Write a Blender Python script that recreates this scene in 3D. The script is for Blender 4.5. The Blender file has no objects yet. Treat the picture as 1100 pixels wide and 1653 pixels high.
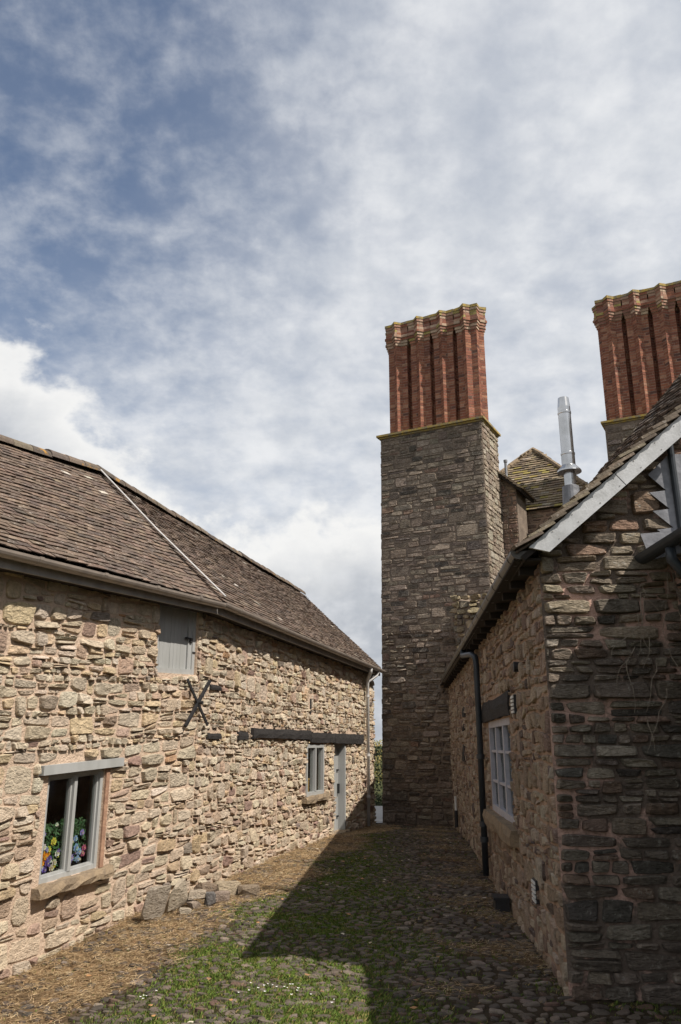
import bpy, bmesh, math, random
import numpy as np
from mathutils import Vector, Matrix
random.seed(7); rng = np.random.default_rng(7)
scene = bpy.context.scene
COL = scene.collection
R = math.radians

# ------------------------------------------------------------------ camera
EYE = 1.6; PITCH = R(16.2); LENS = 28.1
cd = bpy.data.cameras.new('camera'); cam = bpy.data.objects.new('camera', cd); COL.objects.link(cam)
cam.location = (0, 0, EYE); cam.rotation_euler = (R(90) + PITCH, 0, 0)
cd.lens = LENS; cd.sensor_width = 36; cd.clip_end = 3000
scene.camera = cam
scene.view_settings.view_transform = 'Standard'; scene.view_settings.look = 'None'
scene.view_settings.exposure = 0.3; scene.view_settings.gamma = 1

# ------------------------------------------------------------------ sun and sky
SUN = Vector((1, -0.66, 1.46)).normalized()
sd = bpy.data.lights.new('sun', 'SUN'); so = bpy.data.objects.new('sun', sd); COL.objects.link(so)
sd.energy = 5.0; sd.angle = R(0.53); sd.color = (1.0, 0.925, 0.83)
so.rotation_euler = SUN.to_track_quat('Z', 'Y').to_euler(); so.location = (20, -12, 30)

class NT:
    """small helper for node trees"""
    def __init__(s, tree): s.t = tree; s.n = tree.nodes; s.l = tree.links
    def node(s, typ, **kw):
        n = s.n.new(typ)
        for k, v in kw.items(): setattr(n, k, v)
        return n
    def put(s, sock, v):
        if hasattr(v, 'is_output') or isinstance(v, bpy.types.NodeSocket): s.l.new(v, sock)
        else: sock.default_value = v
    def math(s, op, a, b=0.0, c=0.0, clamp=False):
        n = s.n.new('ShaderNodeMath'); n.operation = op; n.use_clamp = clamp
        for i, v in enumerate((a, b, c)): s.put(n.inputs[i], v)
        return n.outputs[0]
    def vmath(s, op, a, b=(0, 0, 0)):
        n = s.n.new('ShaderNodeVectorMath'); n.operation = op
        s.put(n.inputs[0], a); s.put(n.inputs[1], b)
        return n.outputs['Value'] if op in ('DOT_PRODUCT', 'LENGTH', 'DISTANCE') else n.outputs[0]
    def noise(s, vec, scale, detail=4, rough=.55, dist=0):
        n = s.n.new('ShaderNodeTexNoise'); s.put(n.inputs['Vector'], vec)
        n.inputs['Scale'].default_value = scale; n.inputs['Detail'].default_value = detail
        n.inputs['Roughness'].default_value = rough; n.inputs['Distortion'].default_value = dist
        return n.outputs[0]
    def smooth(s, v, a, b, lo=0.0, hi=1.0):
        n = s.n.new('ShaderNodeMapRange'); n.interpolation_type = 'SMOOTHSTEP'
        s.put(n.inputs[0], v)
        for i, x in enumerate((a, b, lo, hi)): s.put(n.inputs[1 + i], x)
        return n.outputs[0]
    def lin(s, v, a, b, lo=0.0, hi=1.0):
        n = s.n.new('ShaderNodeMapRange'); s.put(n.inputs[0], v)
        for i, x in enumerate((a, b, lo, hi)): s.put(n.inputs[1 + i], x)
        return n.outputs[0]
    def mix(s, f, a, b, blend='MIX'):
        n = s.n.new('ShaderNodeMix'); n.data_type = 'RGBA'; n.blend_type = blend
        s.put(n.inputs[0], f)
        for sk, v in ((n.inputs[6], a), (n.inputs[7], b)):
            if isinstance(v, tuple) and len(v) == 3: v = v + (1,)
            s.put(sk, v)
        return n.outputs[2]

w = bpy.data.worlds.new('World'); scene.world = w; w.use_nodes = True
T = NT(w.node_tree); T.n.clear()
sky = T.node('ShaderNodeTexSky', sky_type='NISHITA', sun_disc=False)
sky.sun_elevation = math.asin(SUN.z); sky.sun_rotation = math.atan2(SUN.x, SUN.y)
sky.air_density = 1.0; sky.dust_density = .4; sky.ozone_density = 2.5
tc = T.node('ShaderNodeTexCoord'); D = tc.outputs['Generated']
sep = T.node('ShaderNodeSeparateXYZ'); T.l.new(D, sep.inputs[0])
dx, dy, dz = sep.outputs
zc = T.math('MAXIMUM', T.math('ADD', dz, .34), .12)
cmb = T.node('ShaderNodeCombineXYZ'); T.l.new(T.math('DIVIDE', dx, zc), cmb.inputs[0]); T.l.new(T.math('DIVIDE', dy, zc), cmb.inputs[1])
pl = cmb.outputs[0]
az = T.math('MULTIPLY', T.math('ARCTAN2', dx, dy), 57.2958)
el = T.math('MULTIPLY', T.math('ARCSINE', dz), 57.2958)
# high mackerel sheet
big = T.noise(pl, 3.0, 3, .5, .3)
mid = T.noise(pl, 10.0, 4, .5, .2)
fine = T.noise(pl, 34, 6, .6, .15)
blue_d = T.vmath('DOT_PRODUCT', D, Vector((-.42, .60, .70)).normalized()[:])
clear = T.smooth(blue_d, .83, .995)
cov = T.math('ADD', T.math('MULTIPLY', big, .38), T.math('ADD', T.math('MULTIPLY', mid, .52), T.math('MULTIPLY', fine, .30)))
cov = T.math('SUBTRACT', cov, T.math('MULTIPLY', clear, .15))
sheet = T.smooth(cov, .37, .76)
sheet = T.math('MULTIPLY', sheet, T.lin(clear, 0, 1, .95, .66))
sheet_base = T.lin(clear, 0, .95, .68, .10)
sheet = T.math('MAXIMUM', T.math('ADD', sheet_base, T.math('MULTIPLY', sheet, T.math('SUBTRACT', 1.0, sheet_base))), 0.0)
sheet = T.math('MAXIMUM', sheet, sheet_base)
shade = T.noise(pl, 9, 5, .55)
white_hi = T.mix(T.smooth(shade, .3, .7), (5.2, 5.45, 5.85), (6.9, 7.0, 7.15))
skyc = T.mix(1.0, sky.outputs[0], (.74, .80, .84), 'MULTIPLY')
c1 = T.mix(sheet, skyc, white_hi)
# low cumulus banks along the horizon
cv = T.node('ShaderNodeCombineXYZ'); T.l.new(az, cv.inputs[0]); T.l.new(T.math('MULTIPLY', el, 1.35), cv.inputs[1])
cn = T.noise(cv.outputs[0], .085, 7, .58, .2); cn2 = T.noise(cv.outputs[0], .30, 5, .55)
rise = T.math('MULTIPLY', T.math('SUBTRACT', -11.0, az), .85, clamp=False)
rise = T.math('MINIMUM', T.math('MAXIMUM', rise, 0.0), 11.0)
top = T.math('ADD', T.math('ADD', 16.0, rise), T.math('ADD', T.math('MULTIPLY', T.math('SUBTRACT', cn, .5), 13.0), T.math('MULTIPLY', T.math('SUBTRACT', cn2, .5), 6.0)))
dep = T.math('SUBTRACT', top, el)
cum = T.smooth(dep, -.3, 1.8)
cum = T.math('MULTIPLY', cum, .93)
grey = T.mix(T.smooth(cn2, .38, .66), (3.7, 3.95, 4.35), (5.4, 5.55, 5.8))
cumc = T.mix(T.smooth(dep, 1.0, 7.5), (7.7, 7.65, 7.5), grey)
c2 = T.mix(cum, c1, cumc)
bg = T.node('ShaderNodeBackground'); T.l.new(c2, bg.inputs[0]); bg.inputs[1].default_value = .1
wo = T.node('ShaderNodeOutputWorld'); T.l.new(bg.outputs[0], wo.inputs[0])

# ------------------------------------------------------------------ materials
def new_mat(name):
    m = bpy.data.materials.new(name); m.use_nodes = True
    t = NT(m.node_tree); b = t.n['Principled BSDF']
    return m, t, b
def attr_mat(name, rough=.9, nscale=18, namt=.35, bump=.5, bscale=60, bdist=.01, spot=None, spot_amt=.0, spot_scale=30, spec=.25, low=(.6, 1.35), lam=1.0):
    """base colour from the piece's own colour attribute, with grain and relief"""
    m, t, b = new_mat(name)
    a = t.node('ShaderNodeAttribute', attribute_name='Col')
    g = t.node('ShaderNodeNewGeometry'); P = g.outputs['Position']
    n1 = t.noise(P, nscale, 6, .65); n2 = t.noise(P, nscale * 4.3, 4, .6)
    f = t.math('ADD', t.math('MULTIPLY', n1, .65), t.math('MULTIPLY', n2, .35))
    k = t.lin(f, .3, .7, low[0], low[1])
    kc = t.node('ShaderNodeCombineColor'); [t.l.new(k, kc.inputs[i]) for i in range(3)]
    c = t.mix(namt / .35 if namt < .35 else 1.0, a.outputs[0], t.mix(1.0, a.outputs[0], kc.outputs[0], 'MULTIPLY'))
    if spot:
        s = t.noise(P, spot_scale, 4, .7)
        c = t.mix(t.math('MULTIPLY', t.smooth(s, .58, .68), spot_amt), c, spot)
    t.l.new(c, b.inputs['Base Color'])
    b.inputs['Roughness'].default_value = rough; b.inputs['Specular IOR Level'].default_value = spec
    bp = t.node('ShaderNodeBump'); bp.inputs['Strength'].default_value = bump; bp.inputs['Distance'].default_value = bdist
    Pl = t.vmath('MULTIPLY', P, (1, 1, lam))
    h = t.math('ADD', t.noise(Pl, bscale, 6, .68), t.math('MULTIPLY', t.noise(Pl, bscale * .32, 4, .6), 1.8))
    t.l.new(h, bp.inputs['Height']); t.l.new(bp.outputs[0], b.inputs['Normal'])
    return m
def plain_mat(name, c1, c2=None, rough=.7, nscale=12, bump=.2, bscale=80, bdist=.005, metal=0, spec=.4, stretch=None, edges=(.32, .68)):
    m, t, b = new_mat(name)
    g = t.node('ShaderNodeNewGeometry'); P = g.outputs['Position']
    if stretch: P = t.vmath('MULTIPLY', P, stretch)
    c2 = c2 or tuple(x * .8 for x in c1)
    f = t.smooth(t.noise(P, nscale, 6, .65), *edges)
    t.l.new(t.mix(f, c1, c2), b.inputs['Base Color'])
    b.inputs['Roughness'].default_value = rough; b.inputs['Metallic'].default_value = metal; b.inputs['Specular IOR Level'].default_value = spec
    if bump:
        bp = t.node('ShaderNodeBump'); bp.inputs['Strength'].default_value = bump; bp.inputs['Distance'].default_value = bdist
        t.l.new(t.noise(P, bscale, 5, .65), bp.inputs['Height']); t.l.new(bp.outputs[0], b.inputs['Normal'])
    return m
M = {}
M['stone'] = attr_mat('rubble_stone', .93, 14, .4, 1.0, 48, .026, lam=1.7, spot=(.42, .40, .36), spot_amt=.35, spot_scale=40, low=(.62, 1.3))
M['dark_stone'] = attr_mat('weathered_stone', .93, 11, .4, 1.0, 36, .030, lam=2.6, spot=(.38, .365, .32), spot_amt=.6, spot_scale=22, low=(.45, 1.5))
M['mortar_barn'] = plain_mat('barn_mortar', (.61, .47, .36), (.49, .37, .275), .95, 5, 1.0, 38, .03, spec=.1)
M['mortar_pink'] = plain_mat('pink_mortar', (.56, .37, .30), (.17, .135, .11), .95, 2.3, 1.0, 38, .025, spec=.1, edges=(.43, .53))
M['mortar_side'] = plain_mat('cottage_mortar', (.47, .33, .245), (.34, .24, .175), .95, 4, 1.0, 38, .025, spec=.1)
M['mortar_tower'] = plain_mat('tower_mortar', (.25, .20, .158), (.15, .12, .097), .95, 3, 1.0, 38, .025, spec=.1)
M['tile'] = attr_mat('clay_tile', .88, 22, .4, .5, 70, .006, spot=(.44, .40, .35), spot_amt=.7, spot_scale=30, low=(.55, 1.4))
M['brick'] = attr_mat('red_brick', .9, 20, .4, .6, 60, .006, low=(.65, 1.3))
M['mortar_brick'] = plain_mat('brick_mortar', (.46, .38, .31), (.30, .22, .17), .95, 6, .5, 60, .01, spec=.1)
M['lichen_stone'] = plain_mat('lichened_coping', (.42, .30, .075), (.20, .18, .14), .92, 9, .8, 40, .015, spec=.1)
M['ridge'] = attr_mat('ridge_tile', .9, 12, .4, .6, 50, .01, spot=(.46, .235, .03), spot_amt=.8, spot_scale=4.5, low=(.6, 1.35))
M['paint'] = plain_mat('grey_green_paint', (.35, .355, .35), (.29, .295, .285), .55, 7, .25, 120, .003, stretch=(1, 1, .15))
M['paint_blue'] = plain_mat('blue_grey_paint', (.43, .43, .48), (.36, .36, .41), .55, 8, .25, 120, .003)
M['board'] = plain_mat('barge_paint', (.60, .615, .63), (.44, .45, .455), .55, 9, .5, 70, .004)
M['gutter'] = plain_mat('taupe_gutter', (.30, .255, .215), (.22, .19, .165), .38, 5, .1, 60)
M['fascia'] = plain_mat('fascia_board', (.30, .285, .27), (.22, .21, .20), .6, 6, .2, 80)
M['black'] = plain_mat('black_iron', (.018, .018, .02), (.03, .03, .032), .5, 10, .3, 90, .004)
M['cottage_gutter'] = plain_mat('bronze_gutter', (.085, .075, .06), (.05, .046, .04), .36, 7, .15, 60)
M['pipe'] = plain_mat('slate_downpipe', (.035, .043, .052), (.025, .03, .036), .45, 6, .1, 60)
M['grey_pipe'] = plain_mat('pale_downpipe', (.55, .54, .53), (.46, .45, .44), .45, 6, .1, 60)
M['timber'] = plain_mat('tarred_timber', (.016, .014, .014), (.032, .028, .026), .8, 10, .9, 40, .02, stretch=(1, 1, 4))
M['soffit'] = plain_mat('dark_rafter', (.03, .024, .02), (.02, .016, .014), .85, 6, .4, 50)
M['lead'] = plain_mat('lead_sheet', (.26, .265, .285), (.15, .155, .17), .5, 7, .35, 25, .01, metal=.25)
M['steel'] = plain_mat('stainless_flue', (.62, .62, .62), (.48, .48, .47), .22, 5, .08, 30, metal=1.0)
M['plaster'] = plain_mat('inner_plaster', (.66, .63, .58), (.48, .45, .41), .95, 4, .8, 14, .05)
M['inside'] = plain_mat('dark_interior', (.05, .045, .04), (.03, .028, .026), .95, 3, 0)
M['redsand'] = plain_mat('red_reveal', (.38, .23, .15), (.26, .15, .10), .95, 8, .8, 40, .015)
M['sill'] = plain_mat('sill_stone', (.30, .225, .145), (.19, .145, .10), .93, 9, 1.0, 30, .02)
M['grass'] = attr_mat('grass_blade', .75, 8, .3, 0, 60, .001, spec=.2, low=(.75, 1.25))
M['cobble'] = attr_mat('cobble', .82, 16, .4, .6, 50, .008, low=(.6, 1.35), spec=.3)
M['white'] = plain_mat('white_plastic', (.72, .72, .70), (.62, .62, .6), .5, 10, 0)
M['petal'] = attr_mat('petal', .7, 10, .1, 0, 60, .001, spec=.2, low=(.9, 1.1))
M['twig'] = plain_mat('dry_twig', (.36, .31, .25), (.22, .18, .14), .9, 20, 0)
M['path'] = plain_mat('pale_path', (.36, .35, .34), (.3, .29, .28), .9, 8, .3, 60)
def glass_mat():
    m = bpy.data.materials.new('window_glass'); m.use_nodes = True
    t = NT(m.node_tree); t.n.clear()
    tr = t.node('ShaderNodeBsdfTransparent'); tr.inputs[0].default_value = (.88, .9, .89, 1)
    gl = t.node('ShaderNodeBsdfGlossy'); gl.inputs['Roughness'].default_value = .03
    lw = t.node('ShaderNodeFresnel'); lw.inputs[0].default_value = 1.7
    mx = t.node('ShaderNodeMixShader'); o = t.node('ShaderNodeOutputMaterial')
    ge = t.node('ShaderNodeNewGeometry'); t.l.new(t.math('MULTIPLY', lw.outputs[0], t.math('SUBTRACT', 1.0, ge.outputs['Backfacing'])), mx.inputs[0]); t.l.new(tr.outputs[0], mx.inputs[1]); t.l.new(gl.outputs[0], mx.inputs[2]); t.l.new(mx.outputs[0], o.inputs[0])
    return m
M['glass'] = glass_mat()
def ground_mat():
    m, t, b = new_mat('earth')
    g = t.node('ShaderNodeNewGeometry'); P = g.outputs['Position']
    n = t.noise(P, 3.2, 6, .65); n2 = t.noise(P, 25, 5, .7)
    at = t.node('ShaderNodeAttribute', attribute_name='Col').outputs[0]
    c = t.mix(t.smooth(n, .35, .65), at, t.mix(1.0, at, (.7, .68, .66), 'MULTIPLY'))
    c = t.mix(t.math('MULTIPLY', t.smooth(n2, .5, .7), .6), c, t.mix(1.0, at, (1.6, 1.5, 1.4), 'MULTIPLY'))
    t.l.new(c, b.inputs['Base Color']); b.inputs['Roughness'].default_value = .97; b.inputs['Specular IOR Level'].default_value = .1
    bp = t.node('ShaderNodeBump'); bp.inputs['Strength'].default_value = .9; bp.inputs['Distance'].default_value = .03
    t.l.new(n2, bp.inputs['Height']); t.l.new(bp.outputs[0], b.inputs['Normal'])
    return m
M['earth'] = ground_mat()

# ------------------------------------------------------------------ object helpers
def obj(name, verts, faces, mat, parent=None, col=None, smooth=False, kind=None, label=None):
    me = bpy.data.meshes.new(name)
    me.from_pydata([tuple(map(float, v)) for v in verts], [], faces)
    if col is not None:
        a = me.color_attributes.new('Col', 'FLOAT_COLOR', 'POINT')
        c = np.ones((len(verts), 4), dtype=np.float32); c[:, :3] = np.asarray(col, dtype=np.float32)
        a.data.foreach_set('color', c.ravel())
    if smooth: me.polygons.foreach_set('use_smooth', [True] * len(me.polygons))
    me.materials.append(M[mat] if isinstance(mat, str) else mat)
    o = bpy.data.objects.new(name, me); COL.objects.link(o)
    if parent is not None: attach(o, parent)
    if kind: o['kind'] = kind
    if label: o['label'] = label
    return o
def world_loc(p):
    v = Vector((0, 0, 0))
    while p is not None: v += p.location; p = p.parent
    return v
def attach(o, parent):
    o.parent = parent
    o.matrix_parent_inverse = Matrix.Translation(-world_loc(root_of(parent)))
    if parent.parent is not None:        # a part sits at the world origin already
        o.matrix_parent_inverse = Matrix.Identity(4)
def root_of(p):
    while p.parent is not None: p = p.parent
    return p
def thing(name, label, cat, loc, group=None):
    o = bpy.data.objects.new(name, None); COL.objects.link(o); o.location = loc
    o.empty_display_size = .2
    return tag(o, label, cat, group)
def tag(o, label, cat, group=None):
    o['label'] = label; o['category'] = cat
    if group: o['group'] = group
    return o
def struct(o): o['kind'] = 'structure'; return o

class MB:
    def __init__(s): s.v = []; s.f = []; s.c = []
    def add(s, v, f, c=None):
        b = len(s.v); s.v += [tuple(map(float, p)) for p in v]; s.f += [tuple(i + b for i in q) for q in f]
        if c is not None: s.c += [tuple(c)] * len(v)
    def hexa(s, p, c=None):
        """eight corners: bottom 0-3 counter-clockwise, top 4-7"""
        s.add(p, [(3, 2, 1, 0), (4, 5, 6, 7), (0, 1, 5, 4), (1, 2, 6, 5), (2, 3, 7, 6), (3, 0, 4, 7)], c)
    def box(s, F, u0, u1, v0, v1, d0, d1, c=None):
        """box in a wall frame F(u,v,d)"""
        s.hexa([F(u0, v0, d1), F(u1, v0, d1), F(u1, v0, d0), F(u0, v0, d0), F(u0, v1, d1), F(u1, v1, d1), F(u1, v1, d0), F(u0, v1, d0)], c)
    def tube(s, path, r, n=10, c=None, caps=True):
        path = [Vector(p) for p in path]; rings = []
        rad = r if isinstance(r, (list, tuple)) else [r] * len(path)
        ref = None
        for i, p in enumerate(path):
            d = (path[min(i + 1, len(path) - 1)] - path[max(i - 1, 0)]).normalized()
            if ref is None:
                ref = Vector((0, 0, 1)) if abs(d.z) < .9 else Vector((1, 0, 0))
            x = d.cross(ref).normalized(); y = x.cross(d).normalized(); ref = y
            rings.append([p + x * math.cos(2 * math.pi * k / n) * rad[i] + y * math.sin(2 * math.pi * k / n) * rad[i] for k in range(n)])
        v = [q for rg in rings for q in rg]; f = []
        for i in range(len(path) - 1):
            for k in range(n):
                k2 = (k + 1) % n; f.append((i * n + k, i * n + k2, (i + 1) * n + k2, (i + 1) * n + k))
        if caps: f.append(tuple(range(n))[::-1]); f.append(tuple((len(path) - 1) * n + k for k in range(n)))
        s.add(v, f, c)
    def gutter(s, path, r, out, n=9, th=.006):
        """half-round trough along a path"""
        path = [Vector(p) for p in path]; prof = []
        for k in range(n + 1): a = math.pi + math.pi * k / n; prof.append((math.cos(a) * r, math.sin(a) * r))
        for k in range(n, -1, -1): a = math.pi + math.pi * k / n; prof.append((math.cos(a) * (r - th), math.sin(a) * (r - th)))
        m = len(prof); v = []; f = []
        o = Vector(out).normalized()
        for p in path: v += [p + o * a + Vector((0, 0, b)) for a, b in prof]
        for i in range(len(path) - 1):
            for k in range(m):
                k2 = (k + 1) % m; f.append((i * m + k, i * m + k2, (i + 1) * m + k2, (i + 1) * m + k))
        f.append(tuple(range(m // 2))); f.append(tuple((len(path) - 1) * m + k for k in range(m // 2)))
        s.add(v, f)
    def build(s, name, mat, parent=None, **kw):
        return obj(name, s.v, s.f, mat, parent, col=s.c if s.c else None, **kw)

def frame(origin, t, n, zslope=0.0, u0=0.0):
    """wall frame: u along t, v up, d outwards along n"""
    O = Vector(origin); t = Vector(t).normalized(); n = Vector(n).normalized()
    def F(u, v, d=0.0): return O + t * u + n * d + Vector((0, 0, v + zslope * (u - u0)))
    F.n = n; F.t = t
    On, tn_a, nn_a = np.array(O), np.array(t), np.array(n)
    def arr(u, v, d):
        P = On + np.outer(u, tn_a) + np.outer(d, nn_a); P[:, 2] += v + zslope * (u - u0)
        return P
    F.arr = arr
    return F

# projection of a world point into a 1100 x 1653 picture, used only to rank pieces by their size in view
cp, sp_ = math.cos(PITCH), math.sin(PITCH); FPX = LENS / 36 * 1653
def proj(P):
    P = np.asarray(P, dtype=float).reshape(-1, 3); z = P[:, 2] - EYE
    dep = np.maximum(P[:, 1] * cp + z * sp_, .01); up = -P[:, 1] * sp_ + z * cp
    return np.stack([550 + FPX * P[:, 0] / dep, 826.5 - FPX * up / dep], 1)
def view_area(verts):
    q = proj(verts); c = q.mean(0)
    if not (-5 < c[0] < 1105 and -5 < c[1] < 1658): return 0.0
    s = q.max(0) - q.min(0)
    return float(s[0] * s[1])

def pieces(name, stuff_name, items, mat, parent, limit=290, hidden=None, smooth=False, min_px=7, stuff_parent=None):
    """items: (verts, faces, colour). the largest in view become objects, the others one joined part"""
    sc = []
    for i, (v, f, c) in enumerate(items):
        a = view_area(v)
        if a > 0 and hidden:
            x, y = proj(v).mean(0)
            if hidden(x, y): a = 0.0
        sc.append(a)
    order = np.argsort(-np.array(sc))[:limit]
    pick = {int(i) for i in order if sc[i] > min_px * min_px}
    mb = MB()
    for i, (v, f, c) in enumerate(items):
        if i in pick: obj(name, v, f, mat, parent, col=np.tile(c, (len(v), 1)), smooth=smooth)
        else: mb.add(v, f, c)
    if mb.v: mb.build(stuff_name, mat, stuff_parent or parent, smooth=smooth, kind='stuff')

# ------------------------------------------------------------------ masonry
NP = 10
ANG = np.array([2 * math.pi * (k + .5) / NP for k in range(NP)])
def stone_piece(F, quad, proud, gap, sq, jit, rough):
    """irregular stone from a quad (bl, br, tr, tl) of (u, v): side ring, shoulder ring, face ring, crown"""
    q = np.array(quad); ctr = q.mean(0)
    c, s = np.cos(ANG), np.sin(ANG)
    e = 2.0 / sq
    x = np.sign(c) * np.abs(c) ** e; y = np.sign(s) * np.abs(s) ** e
    rj = 1 + rng.uniform(-jit, jit * .35, NP)
    def bil(x, y):
        a = (x + 1) / 2; b = (y + 1) / 2
        return (q[0] * ((1 - a) * (1 - b))[:, None] + q[1] * (a * (1 - b))[:, None] + q[2] * (a * b)[:, None] + q[3] * ((1 - a) * b)[:, None])
    wdt = max(np.linalg.norm(q[1] - q[0]), .02); hgt = max(np.linalg.norm(q[3] - q[0]), .02)
    kx = max(1 - 2 * gap / wdt, .5); ky = max(1 - 2 * gap / hgt, .5)
    U, Vv, Dd = [], [], []
    tx, ty = rng.uniform(-rough, rough, 2); q = q + rng.uniform(-1, 1, (4, 2)) * np.array([.004, .004])
    b1 = min(.007 / hgt + .015, .10); b2 = min(.012 / hgt + .07, .26)
    for sc_, d, jd in ((1.0, -.025, 0), (1 - b1, proud * .6, .18), (1 - b2, proud, .16)):
        xx, yy = x * kx * rj * sc_, y * ky * rj * sc_
        uv = bil(xx, yy)
        dd = d * (1 + rng.uniform(-jd, jd, NP)) + (tx * xx + ty * yy) * proud * (1 if d > 0 else 0)
        U += list(uv[:, 0]); Vv += list(uv[:, 1]); Dd += list(dd)
    cc = ctr + rng.uniform(-.15, .15, 2) * np.array([wdt, hgt])
    U.append(cc[0]); Vv.append(cc[1]); Dd.append(proud * rng.uniform(.96, 1.08))
    P = F.arr(np.array(U), np.array(Vv), np.array(Dd)) if hasattr(F, 'arr') else np.array([F(a_, b_, c_) for a_, b_, c_ in zip(U, Vv, Dd)])
    f = []
    for r in (0, 1):
        for k in range(NP):
            k2 = (k + 1) % NP; f.append((r * NP + k, r * NP + k2, (r + 1) * NP + k2, (r + 1) * NP + k))
    f += [(2 * NP + k, 2 * NP + (k + 1) % NP, 3 * NP) for k in range(NP)]
    return P, f
def pick_colour(pal, var=.12):
    ws = np.array([p[0] for p in pal]); i = rng.choice(len(pal), p=ws / ws.sum())
    c = np.array(pal[i][1]) * (1 + rng.uniform(-var, var)) * (1 + rng.uniform(-.03, .03, 3))
    return np.clip(c, .005, .9)
def rubble(F, u0, u1, v0, v1, openings, pal, hmin=.07, hmax=.16, ratio=(1.1, 3.2), proud=(.015, .045), gap=.007, sq=(3, 5),
           jit=.10, wob=.018, rough=.35, top=None, split=.18, region=None, drop=.0, tall=.14):
    """coursed rubble over a wall rectangle; region(u, v) may return its own settings"""
    out = []; v = v0; ph = rng.uniform(0, 100)
    rows = [v0]; occ = {}
    while v < v1 - .02:
        h = rng.uniform(hmin, hmax)
        if region: h = rng.uniform(*region(0.5 * (u0 + u1), v)['h'])
        if v1 - v - h < hmin * .6: h = v1 - v
        v += h; rows.append(v)
    def wave(i, u):
        if i == 0 or i == len(rows) - 1: return rows[i]
        a = wob * min(1, (rows[min(i + 1, len(rows) - 1)] - rows[i]) / .09)
        return rows[i] + a * (math.sin(u * 2.3 + ph + i * 1.7) + .8 * math.sin(u * 5.9 + i * 4.1 + ph) + .5 * math.sin(u * 13.1 + i * 2.9))
    for i in range(len(rows) - 1):
        u = u0 - rng.uniform(0, .12); h = rows[i + 1] - rows[i]
        prev = 0.0; mine = sorted(occ.get(i, []))
        while u < u1:
            wd = h * rng.uniform(*ratio)
            wd = min(max(wd, .05), .6)
            inside = [o for o in mine if o[0] - .02 <= u < o[1] - .001]
            if inside: u = inside[0][1]; prev = 0.0; continue
            nxt = [o[0] for o in mine if o[0] > u]
            lim_ = False
            if nxt and u + wd > nxt[0] - .035: wd = nxt[0] - u; lim_ = True
            a, b = max(u, u0), min(u + wd, u1)
            i2 = i + 1
            if i + 2 < len(rows) - 1 and tall > rng.random() and b - a > .07 and rows[i + 2] - rows[i] < (b - a) * 1.15 and rows[i + 2] - rows[i] < .30:
                i2 = i + 2; occ.setdefault(i + 1, []).append((a, b))
            sl = 0.0 if (lim_ or i2 > i + 1) else rng.uniform(-.015, .015)
            if b - a > .025:
                subs = [(0.0, 1.0)]
                if i2 == i + 1 and h > hmin * 1.5 and rng.random() < split:
                    m_ = rng.uniform(.35, .65); subs = [(0, m_), (m_, 1)]
                for s0, s1 in subs:
                    A = lambda uu: wave(i, uu) * (1 - s0) + wave(i2, uu) * s0
                    B = lambda uu: wave(i, uu) * (1 - s1) + wave(i2, uu) * s1
                    spans = [(a, b)]; bl, br, tr, tl = A(a), A(b), B(b), B(a)
                    keep = True; lo, hi = min(bl, br), max(tl, tr)
                    aa, bb = a, b
                    for (p0, p1, q0, q1) in openings:
                        if bb <= p0 or aa >= p1 or hi <= q0 or lo >= q1: continue
                        mu, mv = .5 * (aa + bb), .5 * (lo + hi)
                        ovl = min(bb, p1) - max(aa, p0); ovv = min(hi, q1) - max(lo, q0)
                        if ovv < .45 * (hi - lo) and ovv < .06:      # trim in height
                            if mv > q1 - .001 or mv > .5 * (q0 + q1): bl = max(bl, q1); br = max(br, q1)
                            else: tl = min(tl, q0); tr = min(tr, q0)
                        elif mu < .5 * (p0 + p1): bb = min(bb, p0)
                        else: aa = max(aa, p1)
                        if bb - aa < .03 or min(tl - bl, tr - br) < .02: keep = False
                    if top:
                        lim = top(.5 * (aa + bb))
                        if bl > lim - .03: keep = False
                        tl = min(tl, top(aa)); tr = min(tr, top(bb))
                        if min(tl - bl, tr - br) < .02: keep = False
                    if keep and rng.random() >= drop:
                        edge_l = prev if aa == a and a > u0 + .001 else 0.0
                        edge_r = sl if bb == b and b < u1 - .001 else 0.0
                        qd = [(aa - edge_l, bl), (bb - edge_r, br), (bb + edge_r, tr), (aa + edge_l, tl)]
                        pr = rng.uniform(*proud)
                        P, f = stone_piece(F, qd, pr, gap * rng.uniform(.6, 1.7), rng.uniform(*sq), jit, rough)
                        out.append((P, f, pick_colour(pal(.5 * (aa + bb), .5 * (lo + hi)) if callable(pal) else pal)))
            prev = sl; u += wd
    return out
def sheet(F, u0, u1, v0, v1, openings, depth=.10, top=None, flush=-.002):
    """mortar face with real openings and their reveals"""
    F_ = F; F = lambda u, v, d=None: F_(u, v, flush if d is None or d == 0 else d)
    mb = MB()
    us = sorted({u0, u1} | {x for o in openings for x in o[:2] if u0 < x < u1}); vs = sorted({v0, v1} | {x for o in openings for x in o[2:] if v0 < x < v1})
    for i in range(len(us) - 1):
        for j in range(len(vs) - 1):
            cu, cv_ = .5 * (us[i] + us[i + 1]), .5 * (vs[j] + vs[j + 1])
            if any(o[0] < cu < o[1] and o[2] < cv_ < o[3] for o in openings): continue
            mb.add([F(us[i], vs[j]), F(us[i + 1], vs[j]), F(us[i + 1], vs[j + 1]), F(us[i], vs[j + 1])], [(0, 1, 2, 3)])
    for a, b, c, d in openings:
        for q in (((a, c), (b, c)), ((b, c), (b, d)), ((b, d), (a, d)), ((a, d), (a, c))):
            mb.add([F(*q[0], 0), F(*q[1], 0), F(*q[1], -depth), F(*q[0], -depth)], [(0, 1, 2, 3)])
    return mb
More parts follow.
